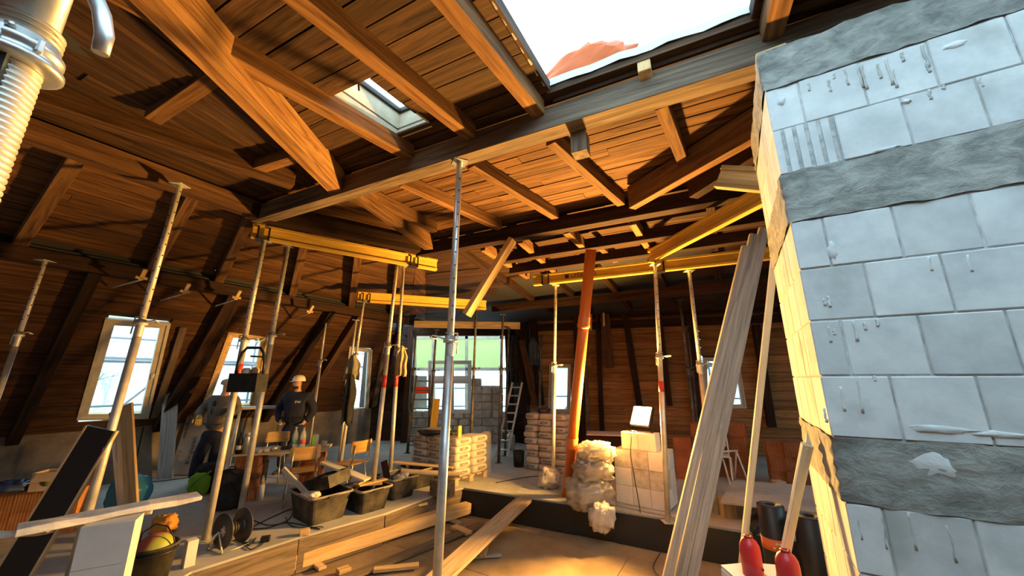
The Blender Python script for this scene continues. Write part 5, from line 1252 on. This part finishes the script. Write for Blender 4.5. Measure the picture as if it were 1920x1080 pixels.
# insulation boards
for k, (x, y, w) in enumerate(((342, 893, .50), (356, 890, .55))):
    q = pz(x, y, 0)+V((-.06, .02-.0*k, 0)); M = Matrix.Translation(q+V((.0, .0, 0))) @ Matrix.Rotation(-.12, 4, 'Z') @ Matrix.Rotation(-.12, 4, 'X')
    t = thing('insulation_pack', ('rear insulation pack leaning on the knee wall', 'front insulation pack with printed lettering')[k], 'insulation', q, M=M, group='insulation packs')
    if k == 0: M = None
    MB().box((0, .10-.16*k, .64), (w, .10, 1.28)).part('wrapped_boards', noise_mat('insulation_wrap', (.42, .37, .30), (.54, .48, .40), 2, rough=.6, bump=.05, rnd=.05), t, bevel=.008)
    if k == 1:
        R_ = Matrix.Rotation(pi/2, 4, 'X')
        text('printed_word', 'Kingspan', M_ink, t, Matrix.Translation((-.18, -.112, .86)) @ R_ @ Matrix.Rotation(-pi/2, 4, 'Z'), .13)
        text('printed_word', 'Kool', plain('brown_print', (.30, .12, .06), .7), t, Matrix.Translation((-.20, -.112, .32)) @ R_ @ Matrix.Rotation(-pi/2, 4, 'Z'), .10)
        text('printed_word', 'Kingspan', M_ink, t, Matrix.Translation((.04, -.112, .42)) @ R_ @ Matrix.Rotation(pi/2, 4, 'Z'), .13)
# brick pile at the left edge with cartons
lab3 = ('left', 'middle', 'right')
lb_me = hollow_brick(.30, .24, .236).mesh('hollow_brick', noise_mat('orange_brick', (.50, .19, .05), (.68, .30, .09), 6, rough=.85, bump=.1, rnd=.1))
q0 = pz(30, 1012, 0)
for k in range(2):
    for j in range(3):
        o = bpy.data.objects.new('hollow_brick', lb_me); link(o, None, Matrix.Translation(q0+V((-.42+.305*j, .15, .236*k))) @ Matrix.Rotation(.25, 4, 'Z') if False else Matrix.Translation(q0+V((-.42+.30*j, .15+.075*j, .236*k))) @ Matrix.Rotation(.245, 4, 'Z'))
        tag(o, '%s brick in the %s layer of the orange pile at the left edge' % (lab3[j], ('lower', 'upper')[k]), 'brick', 'orange hollow bricks at the left edge')
M_card = noise_mat('carton_board', (.44, .33, .21), (.56, .44, .29), 3, rough=.9, bump=.05, rnd=.1)
q = q0+V((.06, .20, .473)); t = thing('carton_box', 'open cardboard box with a round green print on the brick pile', 'box', q, .35)
MB().box((0, 0, .005), (.34, .24, .01)).part('box_floor', M_card, t)
for a, b, nm_ in (((0, -.12, .10), (.34, .006, .20), 'front_side'), ((0, .12, .10), (.34, .006, .20), 'rear_side'), ((-.17, 0, .10), (.006, .24, .20), 'end_side'), ((.17, 0, .10), (.006, .24, .20), 'end_side')): MB().box(a, b).part(nm_, M_card, t)
MB().box((.06, .19, .235), (.28, .15, .006), Matrix.Rotation(.5, 3, 'X')).part('flap', M_card, t); MB().box((-.02, -.17, .16), (.2, .11, .006), Matrix.Rotation(.9, 3, 'X')).part('flap', M_card, t)
MB().lathe((-.03, -.124, .10), [(.0, 0), (.05, 0), (.05, .0015), (0, .0015)], 20, (0, -1, 0)).part('round_print', plain('olive_print', (.16, .17, .04), .7), t)
q = q0+V((-.30, .06, .473)); crumple('blue_bag', q, .20, .14, .06, plain('dark_blue_foil', (.03, .05, .13), .35), 'dark blue bag lying on the orange bricks', 'bag', 120, .35)
tb('carton_flap', 'loose cardboard piece leaning behind the open box', q0+V((.20, .42, .42)), q0+V((.24, .46, .80)), .16, .008, M_card, 'cardboard', up=(0, -1, .1))
# bucket
q = pz(277, 1092, 0); t = thing('bucket', 'black bucket holding a red and green ball, bottom left', 'bucket', q)
MB().lathe((0, 0, 0), [(0, 0), (.13, 0), (.165, .28), (.175, .28), (.175, .30), (.158, .30), (.125, .015), (0, .015)], 28).part('bucket_wall', M_tub, t)
MB().lathe((0, 0, 0), [(.163, .24), (.172, .24), (.172, .255), (.163, .255)], 28).part('rim_ring', M_black, t)
MB().tube([(-.17, .02, .27), (-.14, .0, .39), (-.03, .0, .46), (.08, .0, .44), (.15, .0, .36), (.17, .02, .27)], .006, 6).part('bail', M_darkmetal, t)
m, nt, P = _mat('striped_ball'); n1 = nt.nodes.new('ShaderNodeTexCoord'); n2 = nt.nodes.new('ShaderNodeSeparateXYZ'); n3 = nt.nodes.new('ShaderNodeValToRGB'); nt.links.new(n1.outputs['Object'], n2.inputs[0])
ad = nt.nodes.new('ShaderNodeMath'); ad.operation = 'MULTIPLY_ADD'; ad.inputs[1].default_value = 3.2; ad.inputs[2].default_value = .45; nt.links.new(n2.outputs['X'], ad.inputs[0]); nt.links.new(ad.outputs[0], n3.inputs[0])
cr = n3.color_ramp; cr.elements[0].color = (.30, .06, .04, 1); cr.elements[1].color = (.35, .40, .05, 1); cr.elements[0].position = .5; cr.elements[1].position = .68; nt.links.new(n3.outputs[0], P.inputs['Base Color']); P.inputs['Roughness'].default_value = .55
crumple('fabric_ball', q+V((0, 0, .13)), .140, .140, .13, m, 'red and green cloth ball inside the black bucket', 'ball', 130, .06, 2, 26, 16, 1.0)
q = pz(347, 1062, 0); o = ksblock('sand_lime_piece', q+V((-.05, 0, 0)), .10, .09, .23, V((.8, -.6, 0)), 'cut pale block standing on the step edge at the lower left', M_ksw, None)
q = pz(290, 1010, 0); crumple('orange_net', q+V((-.02, .12, 0)), .12, .08, .10, plain('orange_net', (.60, .25, .03), .8), 'orange net bag behind the bucket', 'bag', 131, .45)
# ================================================================ PEOPLE
def skin(name, joints, edges, mat, parent, root, sub=2, M=I4):
    keys = list(joints); idx = {k: i for i, k in enumerate(keys)}
    me = bpy.data.meshes.new(name); me.from_pydata([tuple(joints[k][0]) for k in keys], [(idx[a], idx[b]) for a, b in edges], [])
    o = bpy.data.objects.new(name, me); link(o, parent, M)
    md = o.modifiers.new('skin', 'SKIN'); md.use_smooth_shade = True
    sv = me.skin_vertices[0].data if me.skin_vertices else None
    if sv is None:
        bm = bmesh.new(); bm.from_mesh(me); bm.verts.layers.skin.verify(); bm.to_mesh(me); bm.free(); sv = me.skin_vertices[0].data
    for k in keys:
        r = joints[k][1]; sv[idx[k]].radius = r if isinstance(r, tuple) else (r, r); sv[idx[k]].use_root = (k == root)
    sb = o.modifiers.new('sub', 'SUBSURF'); sb.levels = sub; sb.render_levels = sub
    me.materials.append(mat)
    return o
def bake(o):
    """turn the grown surface into a plain mesh"""
    bpy.context.view_layer.update(); dg = bpy.context.evaluated_depsgraph_get()
    me = bpy.data.meshes.new_from_object(o.evaluated_get(dg)); old = o.data; o.modifiers.clear(); o.data = me; me.name = o.name
    for p in me.polygons: p.use_smooth = True
    return o
M_helmet = plain('white_helmet', (.80, .74, .62), .35); M_dkhair = plain('dark_beard', (.03, .022, .018), .9)
M_boot = plain('work_boot', (.05, .035, .025), .7)
def boots(parent, pts):
    for (x, y, d) in pts:
        M = Matrix.Translation((x, y, 0)) @ Matrix.Rotation(d, 4, 'Z')
        mb = MB(); prof = [(-.09, .05, .10), (-.06, .055, .11), (.0, .05, .09), (.08, .05, .065), (.15, .045, .05), (.185, .03, .035)]
        vs = []; fs = []; n = 8
        for xx, w, h in prof:
            for k in range(n):
                a = 2*pi*k/n; vs.append((w*cos(a), -xx, max(0, h/2+h/2*sin(a)*1.05)))
        for i in range(len(prof)-1):
            for k in range(n): fs.append((i*n+k, i*n+(k+1) % n, (i+1)*n+(k+1) % n, (i+1)*n+k))
        fs += [tuple(range(n)), tuple(range((len(prof)-1)*n, len(prof)*n))]
        mb.add(vs, fs, True).part('boot', M_boot, parent, M)
def head(parent, c, yaw, mat_skin, hat, pitch=0.0, beard=True):
    """facial details round head centre c (face towards local -y, turned by yaw)"""
    M = Matrix.Translation(c) @ Matrix.Rotation(yaw, 4, 'Z') @ Matrix.Rotation(pitch, 4, 'X')
    for s in (-1, 1):
        MB().lathe((s*.034, -.091, .012), [(0, 0), (.011, 0), (.010, .008), (0, .011)], 8, (0, -1, 0)).part('eye', M_darkmetal, parent, M)
    if beard:
        vs = []; fs = []; n = 10
        for j, (z, r_) in enumerate(((-.062, .93), (-.085, .95), (-.108, .86), (-.125, .6))):
            for i in range(n+1):
                a = pi*(i/n)*.86+pi*.07; vs.append((cos(a)*.082*r_, -sin(a)*.098*r_, z))
        for j in range(3):
            for i in range(n): k = j*(n+1)+i; fs.append((k, k+1, k+n+2, k+n+1))
        o = MB().add(vs, fs, True).part('beard', M_dkhair, parent, M); sd = o.modifiers.new('thick', 'SOLIDIFY'); sd.thickness = .008
    if hat == 'helmet':
        h = MB().lathe((0, .0, .035), [(.118, 0), (.122, .0), (.122, .012), (.116, .05), (.098, .09), (.06, .118), (.0, .126)], 24).part('helmet', M_helmet, parent, M)
        vs = [(-.10, -.085, .045), (-.06, -.150, .032), (0, -.168, .028), (.06, -.150, .032), (.10, -.085, .045), (0, -.09, .05)]
        MB().add(vs+[(x, y, z-.006) for x, y, z in vs], [(0, 1, 5), (1, 2, 5), (2, 3, 5), (3, 4, 5), (6, 11, 7), (7, 11, 8), (8, 11, 9), (9, 11, 10), (0, 6, 7, 1), (1, 7, 8, 2), (2, 8, 9, 3), (3, 9, 10, 4)]).part('helmet_brim', M_helmet, parent, M)
    else:
        MB().lathe((0, .005, .03), [(.103, 0), (.106, .0), (.106, .03), (.096, .06), (.06, .085), (0, .092)], 20).part('cap', hat, parent, M)
# --- standing worker with white helmet
mp = pY(563, 700, 7.7); t = thing('person', 'standing worker in dark navy jacket and white helmet, hands in pockets', 'person', V((mp.x, 7.7, 0)), .05)
hy = -.75                                             # head turned to the left
hd = V((0, -.01, 1.655)); fx, fy = -sin(-hy)*-1, -cos(hy)
nx, ny = sin(hy), -cos(hy)
B = {'pel': ((0, 0, .95), (.11, .08)), 'sp': ((0, .01, 1.12), (.15, .10)), 'ch': ((0, .01, 1.32), (.17, .11)), 'nb': ((0, .01, 1.46), (.09, .08)), 'nk': ((0, 0, 1.52), .058), 'jw': ((nx*.02, -.01+ny*.02, 1.585), (.068, .075)), 'hd': ((0, -.01, 1.665), (.082, .096)), 'cr': ((0, 0, 1.735), (.066, .076)),
     'ns': ((nx*.112, -.01+ny*.112, 1.648), .013), 'sl': ((-.17, .01, 1.40), .075), 'sr': ((.17, .01, 1.40), .075), 'el': ((-.31, .06, 1.15), .055), 'er': ((.31, .06, 1.15), .055), 'wl': ((-.235, -.03, .95), .04), 'wr': ((.235, -.03, .95), .04), 'hl': ((-.20, -.07, .87), (.045, .03)), 'hr': ((.20, -.07, .87), (.045, .03)),
     'kl': ((-.10, -.01, .78), .07), 'kr': ((.10, -.01, .78), .07), 'nl': ((-.13, -.03, .46), .06), 'nr': ((.13, -.03, .46), .06), 'al': ((-.13, 0, .09), .05), 'ar': ((.13, 0, .09), .05)}
Ed = [('pel', 'sp'), ('sp', 'ch'), ('ch', 'nb'), ('nb', 'nk'), ('nk', 'jw'), ('jw', 'hd'), ('hd', 'cr'), ('hd', 'ns'), ('ch', 'sl'), ('ch', 'sr'), ('sl', 'el'), ('sr', 'er'), ('el', 'wl'), ('er', 'wr'), ('wl', 'hl'), ('wr', 'hr'), ('pel', 'kl'), ('pel', 'kr'), ('kl', 'nl'), ('kr', 'nr'), ('nl', 'al'), ('nr', 'ar')]
bake(skin('body', B, Ed, M_skin, t, 'pel'))
Jk = {'hm': ((0, .0, .86), (.21, .15)), 'wa': ((0, .0, 1.02), (.215, .15)), 'sp': ((0, .01, 1.18), (.21, .145)), 'ch': ((0, .01, 1.36), (.205, .14)), 'nb': ((0, .01, 1.47), (.11, .095)), 'cl': ((0, .0, 1.515), (.085, .08)),
      'sl': ((-.20, .01, 1.41), .105), 'sr': ((.20, .01, 1.41), .105), 'ml': ((-.29, .03, 1.27), .095), 'mr': ((.29, .03, 1.27), .095), 'el': ((-.345, .05, 1.13), .085), 'er': ((.345, .05, 1.13), .085), 'wl': ((-.255, -.05, .92), .062), 'wr': ((.255, -.05, .92), .062)}
bake(skin('jacket', Jk, [('hm', 'wa'), ('wa', 'sp'), ('sp', 'ch'), ('ch', 'nb'), ('nb', 'cl'), ('ch', 'sl'), ('ch', 'sr'), ('sl', 'ml'), ('sr', 'mr'), ('ml', 'el'), ('mr', 'er'), ('el', 'wl'), ('er', 'wr')], M_navy, t, 'sp'))
Tr = {'w': ((0, 0, .95), (.20, .14)), 'p': ((0, 0, .80), (.20, .14)), 'kl': ((-.11, -.01, .66), .12), 'kr': ((.11, -.01, .66), .12), 'nl': ((-.13, -.03, .46), .09), 'nr': ((.13, -.03, .46), .09), 'al': ((-.13, 0, .08), .075), 'ar': ((.13, 0, .08), .075)}
bake(skin('trousers', Tr, [('w', 'p'), ('p', 'kl'), ('p', 'kr'), ('kl', 'nl'), ('kr', 'nr'), ('nl', 'al'), ('nr', 'ar')], M_navy, t, 'p'))
boots(t, ((-.13, 0, -.15), (.13, 0, .15)))
head(t, V((0, -.01, 1.665)), hy, M_skin, 'helmet')
text('chest_print', 'PW', M_white, t, Matrix.Translation((.10, -.150, 1.30)) @ Matrix.Rotation(.2, 4, 'Z') @ Matrix.Rotation(pi/2, 4, 'X'), .07)
for s in (-1, 1): MB().tube([(s*.17, -.135, .885), (s*.25, -.11, .90)], .012, 6).part('pocket_cuff', plain('pale_cuff', (.45, .42, .38), .8), t)
MB().tube([(0, -.155, .87), (0, -.158, 1.2), (0, -.13, 1.44)], .006, 6).part('zip', M_blackfab, t)
# --- bending worker at the window
t = thing('person', 'worker in grey and black work jacket with yellow gloves, bending at the window', 'person', V((-5.42, 6.9, 0)))
M_vest = noise_mat('grey_work_jacket', (.10, .095, .085), (.17, .16, .145), 9, rough=.85, bump=.2, rnd=0); M_cap = plain('beige_cap', (.42, .36, .28), .8)
B = {'pel': ((.20, .0, .93), (.15, .11)), 'sp': ((.22, 0, 1.10), (.14, .10)), 'ch': ((.25, -.02, 1.28), (.16, .11)), 'nb': ((.27, -.04, 1.43), .085), 'nk': ((.285, -.05, 1.49), .056), 'jw': ((.31, -.05, 1.55), .07), 'hd': ((.30, -.05, 1.62), (.082, .094)), 'cr': ((.28, -.05, 1.69), .07), 'ns': ((.41, -.02, 1.60), .014),
     'sl': ((.08, -.03, 1.37), .07), 'sr': ((.43, .0, 1.37), .07), 'el': ((-.04, -.10, 1.20), .055), 'er': ((.55, -.06, 1.20), .05), 'wl': ((.06, -.24, 1.10), .04), 'wr': ((.58, -.22, 1.17), .04), 'kl': ((.10, -.02, .86), .10), 'kr': ((.28, .04, .86), .10), 'nl': ((.03, -.06, .47), .075), 'nr': ((.20, .10, .47), .075), 'al': ((-.05, .0, .09), .05), 'ar': ((.10, .18, .09), .05)}
Ed1 = [e for e in Ed if e[1] not in ('hl', 'hr')]
bake(skin('body', B, Ed1, M_skin, t, 'pel'))
Jk = {'hm': ((.20, 0, .86), (.20, .15)), 'wa': ((.21, 0, 1.0), (.195, .145)), 'sp': ((.22, 0, 1.14), (.19, .14)), 'ch': ((.25, -.02, 1.30), (.195, .14)), 'nb': ((.27, -.04, 1.44), (.11, .09)), 'sl': ((.07, -.03, 1.38), .10), 'sr': ((.44, 0, 1.38), .10), 'el': ((-.05, -.10, 1.20), .08), 'er': ((.56, -.06, 1.20), .075), 'wl': ((.05, -.23, 1.105), .058), 'wr': ((.58, -.21, 1.17), .056)}
bake(skin('jacket', Jk, [('hm', 'wa'), ('wa', 'sp'), ('sp', 'ch'), ('ch', 'nb'), ('ch', 'sl'), ('ch', 'sr'), ('sl', 'el'), ('sr', 'er'), ('el', 'wl'), ('er', 'wr')], M_vest, t, 'sp'))
pn = {'a': ((.16, -.10, .90), (.05, .09)), 'b': ((.18, -.11, 1.12), (.055, .08)), 'c': ((.19, -.12, 1.32), (.05, .08)), 'd': ((.22, -.10, 1.41), .05)}
bake(skin('dark_panel', pn, [('a', 'b'), ('b', 'c'), ('c', 'd')], M_blackfab, t, 'b'))
Tr = {'w': ((.20, 0, .92), (.175, .13)), 'p': ((.19, 0, .83), (.17, .125)), 'kl': ((.09, -.02, .72), .11), 'kr': ((.27, .04, .72), .11), 'nl': ((.03, -.06, .46), .095), 'nr': ((.19, .10, .46), .095), 'al': ((-.05, 0, .08), .08), 'ar': ((.10, .18, .08), .08)}
bake(skin('trousers', Tr, [('w', 'p'), ('p', 'kl'), ('p', 'kr'), ('kl', 'nl'), ('kr', 'nr'), ('nl', 'al'), ('nr', 'ar')], M_navy, t, 'p'))
boots(t, ((-.05, .0, .7), (.10, .18, .9)))
head(t, V((.30, -.05, 1.62)), 1.15, M_skin, M_cap, .25, False)
M_glove = plain('yellow_glove', (.50, .36, .08), .8)
for (w, d) in ((V((.06, -.25, 1.09)), V((.55, -.65, -.5))), (V((.58, -.225, 1.165)), V((-.25, -.9, -.2)))):
    d = d.normalized(); sd = d.cross(V((0, 0, 1))).normalized(); up_ = sd.cross(d)
    mb = MB().tube([w-d*.05, w, w+d*.03, w+d*.075, w+d*.09], [.042, .045, .044, .045, .03], 10)
    for k, (o_, L) in enumerate(((-.034, .065), (-.012, .078), (.012, .074), (.034, .058))):
        a = w+d*.075+sd*o_; mb.tube([a, a+d*L*.5-up_*.008, a+d*L*.8-up_*.028, a+d*L*.85-up_*.05], [.0125, .012, .011, .008], 6)
    a = w+d*.02+sd*.04; mb.tube([a, a+sd*.03+d*.02, a+sd*.04+d*.05-up_*.01, a+sd*.035+d*.07-up_*.02], [.014, .014, .012, .009], 6)
    mb.part('glove', M_glove, t)
# ================================================================ HUNG CLOTHES, TOTE
def cloth(name, label, cat, top, w, h, m, seed, dd=.05, flare=1.2, bot=None):
    nu, nv_ = 14, 12; vs = []; fs = []; top = V(top)
    for j in range(nv_+1):
        v = j/nv_
        for i in range(nu+1):
            u = i/nu*2-1; ww = w/2*(.35+.65*min(1, v*3))*(1+(flare-1)*v)
            y = dd*(.5*sin(u*7+seed)+.5*mn.noise(V((u*2.5, v*3, seed))))*(.4+v)-.05*(1-u*u)
            z = -h*v*(1+.10*mn.noise(V((u*3, seed, 2))))-.03*abs(u)*(1 if v < .15 else .5)
            vs.append(top+V((u*ww+.02*mn.noise(V((seed, v*4, 1))), y, z)))
    for j in range(nv_):
        for i in range(nu): a = j*(nu+1)+i; fs.append((a, a+1, a+nu+2, a+nu+1))
    o = MB().add(vs, fs, True).world(name, m); s = o.modifiers.new('thick', 'SOLIDIFY'); s.thickness = .012
    return tag(o, label, cat)
tp9 = pz(682, 566, 3.2).y
M_olive = noise_mat('olive_cloth', (.16, .15, .11), (.28, .26, .20), 9, rough=.9, bump=.2, rnd=0); M_tan = noise_mat('tan_leather', (.36, .25, .13), (.52, .38, .21), 8, rough=.85, bump=.3, rnd=0)
cloth('work_jacket', 'olive work jacket hung on the prop before the narrow window', 'jacket', pY(664, 665, tp9-.06), .26, .45, M_olive, 3)
cloth('dark_trousers', 'black trousers hanging below the olive jacket', 'trousers', pY(659, 700, tp9-.12), .22, .85, M_blackfab, 8, .06, .9)
cloth('work_gloves', 'pair of tan leather gloves hung on the prop collar', 'gloves', pY(756, 648, 6.30), .17, .50, M_tan, 5, .05, 1.0)
# black tote hanging on the leaning prop
hb = pY(462, 735, 4.55); t = thing('tool_tote', 'black tool tote with arched handle hanging on the left leaning prop', 'tote', hb, -.1)
MB().box((0, 0, .006), (.36, .18, .012)).part('tote_floor', M_blackfab, t)
for s in (-1, 1):
    MB().box((0, s*.088, .11), (.36, .008, .21)).part('tote_wall', M_blackfab, t); MB().box((s*.178, 0, .11), (.008, .18, .21)).part('tote_wall', M_blackfab, t)
    MB().box((0, s*.094, .10), (.26, .012, .13)).part('pocket', M_blackfab, t, bevel=.004)
MB().tube([(-.178, 0, .2), (-.17, 0, .34), (-.14, 0, .46), (-.09, 0, .52), (.09, 0, .52), (.14, 0, .46), (.17, 0, .34), (.178, 0, .2)], .016, 8).part('handle_arch', M_darkmetal, t)
MB().tube([(-.02, 0, .42), (.14, 0, .41)], .011, 8).part('cross_bar', plain('green_bar', (.05, .16, .10), .5), t)
MB().lathe((-.02, -.03, .16), [(0, 0), (.05, 0), (.05, .09), (.03, .12), (0, .12)], 14).part('tool_head', M_steeld, t)
MB().lathe((.07, .0, .16), [(0, 0), (.04, 0), (.045, .10), (.02, .13), (0, .13)], 14).part('tool_grip', M_tan, t)
MB().tube([(0, 0, .52), (.01, .05, .60), (.03, .12, .64)], .006, 6).part('hook', M_steeld, t)
# grey trestle bench behind the workers
q = pY(510, 760, 8.0); t = thing('trestle_bench', 'dark trestle bench in front of the knee wall between the workers', 'bench', V((q.x, 7.95, 0)), .5)
MB().box((0, 0, q.z-.03), (1.2, .28, .05)).part('bench_top', M_steeld, t)
for s in (-1, 1):
    for f in (-1, 1): MB().tube([(s*.5, f*.05, q.z-.05), (s*.55, f*.22, 0)], .02, 8).part('leg', M_steeld, t)
# ================================================================ ROOF OPENING EDGE
M_tarp = noise_mat('orange_tarpaulin', (.42, .07, .008), (.55, .11, .015), 4, rough=.5, bump=.2, rnd=0)
tp = RP(1.12, .42); o = crumple('tarpaulin', V((tp.x, tp.y, 4.17)), .46, .22, .27, M_tarp, 'orange tarpaulin heaped on the roof behind the opening', 'tarpaulin', 140, .25, 2.2, rot=math.atan2(E2.y, E2.x))
M_memb = plain('pale_blue_membrane', (.55, .74, .82), .6)
mb = MB(); pts = [RP(.92+.112*k, -.058+.006*sin(k*2.1), .245+.008*sin(k*1.7)) for k in range(14)]
for a, b in zip(pts, pts[1:]):
    lo_ = V((0, 0, -.045)); q = [a+lo_, b+lo_, b+V((0, 0, .02)), a+V((0, 0, .02))]; mb.hexa(q, [p-NV*.006 for p in q])
    q = [a+V((0, 0, .014)), b+V((0, 0, .014)), b+NV*.12+V((0, 0, .03)), a+NV*.12+V((0, 0, .03))]; mb.hexa(q, [p+V((0, 0, .006)) for p in q])
mb.world('underlay_edge', M_memb, roof)
# broken board ends along the left edge of the opening
for k in range(12):
    d = -.08-.13*k; p = RP(.90, d, BO); timber('split_board_end', p+V((0, 0, .005)), p+E2*random.uniform(.006, .022)+V((0, 0, .005)), .12, .012, M_greyplank, roof)
# ================================================================ OUTSIDE: SCAFFOLDS, NET, TREES
M_scaf = plain('scaffold_steel', (.34, .42, .47), .5, .4)
M_net = sheet('pale_net', (.72, .84, .90), .42, .5, .6)
def scaffold(label, O, D, N_, L, netlabel, off=1.1, zs=(.2, 2.1, 3.9), step=1.6):
    """O start on the ground plane, D along, N_ outwards"""
    t = thing('scaffold', label, 'scaffold', flat(O+N_*off, -1.0), group='facade scaffolds')
    n = int(L/step)+1
    for r_ in (0, .75):
        for k in range(n):
            p = flat(O+D*(step*k)+N_*(off+r_), 0); MB().tube([p+V((0, 0, -1)), p+V((0, 0, 5))], .026, 8).world('standard', M_scaf, t)
        for z in zs:
            for h in (0, .5, 1.0):
                if r_ == 0 and h: continue
                a = flat(O+N_*(off+r_), z+h); MB().tube([a, a+D*(step*(n-1))], .022, 6).world('ledger', M_scaf, t)
    for z in zs:
        for k in range(n-1):
            a = flat(O+D*(step*k+.03)+N_*(off+.03), z+.02); b = a+D*(step-.06); MB().hexa([a, b, b+N_*.6, a+N_*.6], [p+V((0, 0, .05)) for p in (a, b, b+N_*.6, a+N_*.6)]).world('deck', M_scaf, t)
    for k in range(0, n-1, 2):
        a = flat(O+D*(step*k)+N_*(off+.78), zs[0]); b = flat(O+D*(step*(k+1))+N_*(off+.78), zs[1]); MB().tube([a, b], .022, 6).world('brace', M_scaf, t)
    a = flat(O+N_*(off+.95), -1); b = a+D*L; o = MB().hexa([a, b, b+N_*.004, a+N_*.004], [p+V((0, 0, 5.6)) for p in (a, b, b+N_*.004, a+N_*.004)]).world('outside_net', M_net); tag(o, netlabel, 'net', 'safety nets outside')  # net added outside the windows to dim the sky behind them
    return t
scaffold('scaffold outside the left windows', K0-S3*4.2, S3, -SN, 9.8, 'pale net added outside the left windows to dim the sky')
scaffold('scaffold outside the right back windows', B0+BD*.2, BD, -BN, 8.0, 'pale net added outside the right back windows to dim the sky')
# bare tree outside the nearest window
M_bark = plain('pale_bark', (.30, .30, .28), .9)
def bare_tree(label, base, h, seed, lean):
    rnd = random.Random(seed); t = thing('bare_tree', label, 'tree', base); tr_ = MB(); br = MB()
    tr_.tube([V((0, 0, 0)), V((.05, .03, h*.35)), V((.02, .1, h*.6))], [.10, .08, .05], 8); tr_.part('trunk', M_bark, t)
    def grow(p, d, L, r_, k):
        q = p+d*L; m_ = (p+q)/2+V((rnd.uniform(-1, 1), rnd.uniform(-1, 1), rnd.uniform(-1, 1)))*L*.08
        br.tube([p, m_, q], [r_, r_*.8, r_*.6], 4, cap=False)
        if k:
            for _ in range(3):
                dd = (d+V((rnd.uniform(-1, 1), rnd.uniform(-1, 1), rnd.uniform(-.5, .9)))*.75).normalized(); grow(p+d*L*rnd.uniform(.45, 1), dd, L*.68, r_*.6, k-1)
    for k in range(9):
        z = h*(.25+.04*k); a = rnd.uniform(0, 2*pi); grow(V((.03, .05, z)), V((cos(a)*.7, sin(a)*.7, .55)).normalized(), h*.20, .03, 4)
    o = br.part('branches', M_bark, t); o['kind'] = 'stuff'; return t
bare_tree('bare tree outside the nearest left window', K0-S3*.9-SN*3.2+V((0, 0, -1.9)), 6.0, 4, 0)
# bay: green tarpaulin, frame, netting
M_gtarp = sheet('yellow_green_tarp', (.74, .78, .44), .05, .5, .75)
g = 12.5
def oq(x0, y0, x1, y1, Y): return [pY(x0, y1, Y), pY(x1, y1, Y), pY(x1, y0, Y), pY(x0, y0, Y)]
for k, (x0, x1) in enumerate(((779, 811), (815, 872), (878, 937))):
    q = oq(x0, 633, x1, 690, g); o = MB().hexa(q, [p+V((0, .004, 0)) for p in q]).world('green_tarp', M_gtarp); tag(o, '%s yellow-green sheet hung outside the bay' % ('left', 'middle', 'right')[k], 'sheet', 'yellow-green sheets outside the bay')
t = thing('timber_frame', 'pale timber frame outside the bay carrying the green sheets', 'frame', V((-1.5, 12.45, 0)))
for a, b, w in (((772, 632), (950, 632), .14), ((772, 692), (950, 692), .10)): timber('rail', pY(*a, 12.45), pY(*b, 12.45), w, .08, M_cream, t, up=(0, -1, 0), at='mid')
for x in (778, 813, 875, 940): timber('stud', pY(x, 620, 12.45), pY(x, 850, 12.45), .10, .08, M_cream, t, up=(0, -1, 0), at='mid')
for x in (795, 855, 915): timber('rafter_end', pY(x, 620, 12.3), pY(x, 632, 12.5), .10, .10, M_cream, t, up=(0, 0, 1))
t = thing('wire_fence', 'fine mesh fence behind the rubble pier of the bay', 'fence', V((-1.5, 12.7, 0)))
for k in range(22): MB().tube([pY(775+9*k, 695, 12.7), flat(pY(775+9*k, 800, 12.7), 0)], .005, 4, cap=False).world('wire', M_scaf, t)
for k in range(12): MB().tube([pY(772, 697+9*k, 12.7), pY(968, 697+9*k, 12.7)], .005, 4, cap=False).world('wire', M_scaf, t)
for k in range(3): MB().tube([pY(772, 694+34*k, 12.8), pY(968, 694+34*k, 12.8)], .024, 6).world('rail', M_scaf, t)
q = oq(760, 560, 985, 860, 13.6); o = MB().hexa(q, [p+V((0, .004, 0)) for p in q]).world('outside_net', M_net); tag(o, 'pale safety net far outside the bay', 'net', 'safety nets outside')
q = oq(758, 705, 800, 765, 11.9); o = MB().hexa(q, [p+V((0, .05, 0)) for p in q]).world('cream_panel', M_cream); tag(o, 'cream panel behind the stepladder outside the bay', 'panel')
# dark foil flaps at the right jamb of the bay
cloth('dark_foil', 'dark foil hanging at the right jamb of the bay', 'foil', pY(968, 628, 10.4), .42, 1.35, M_blackfab, 17, .09, .7)
cloth('blue_grey_foil', 'blue-grey foil flap beside the window behind the sacks', 'foil', pY(1000, 632, 10.2), .34, .75, noise_mat('blue_grey_foil', (.05, .07, .09), (.12, .15, .18), 6, rough=.5, rnd=0), 21, .07, .8)
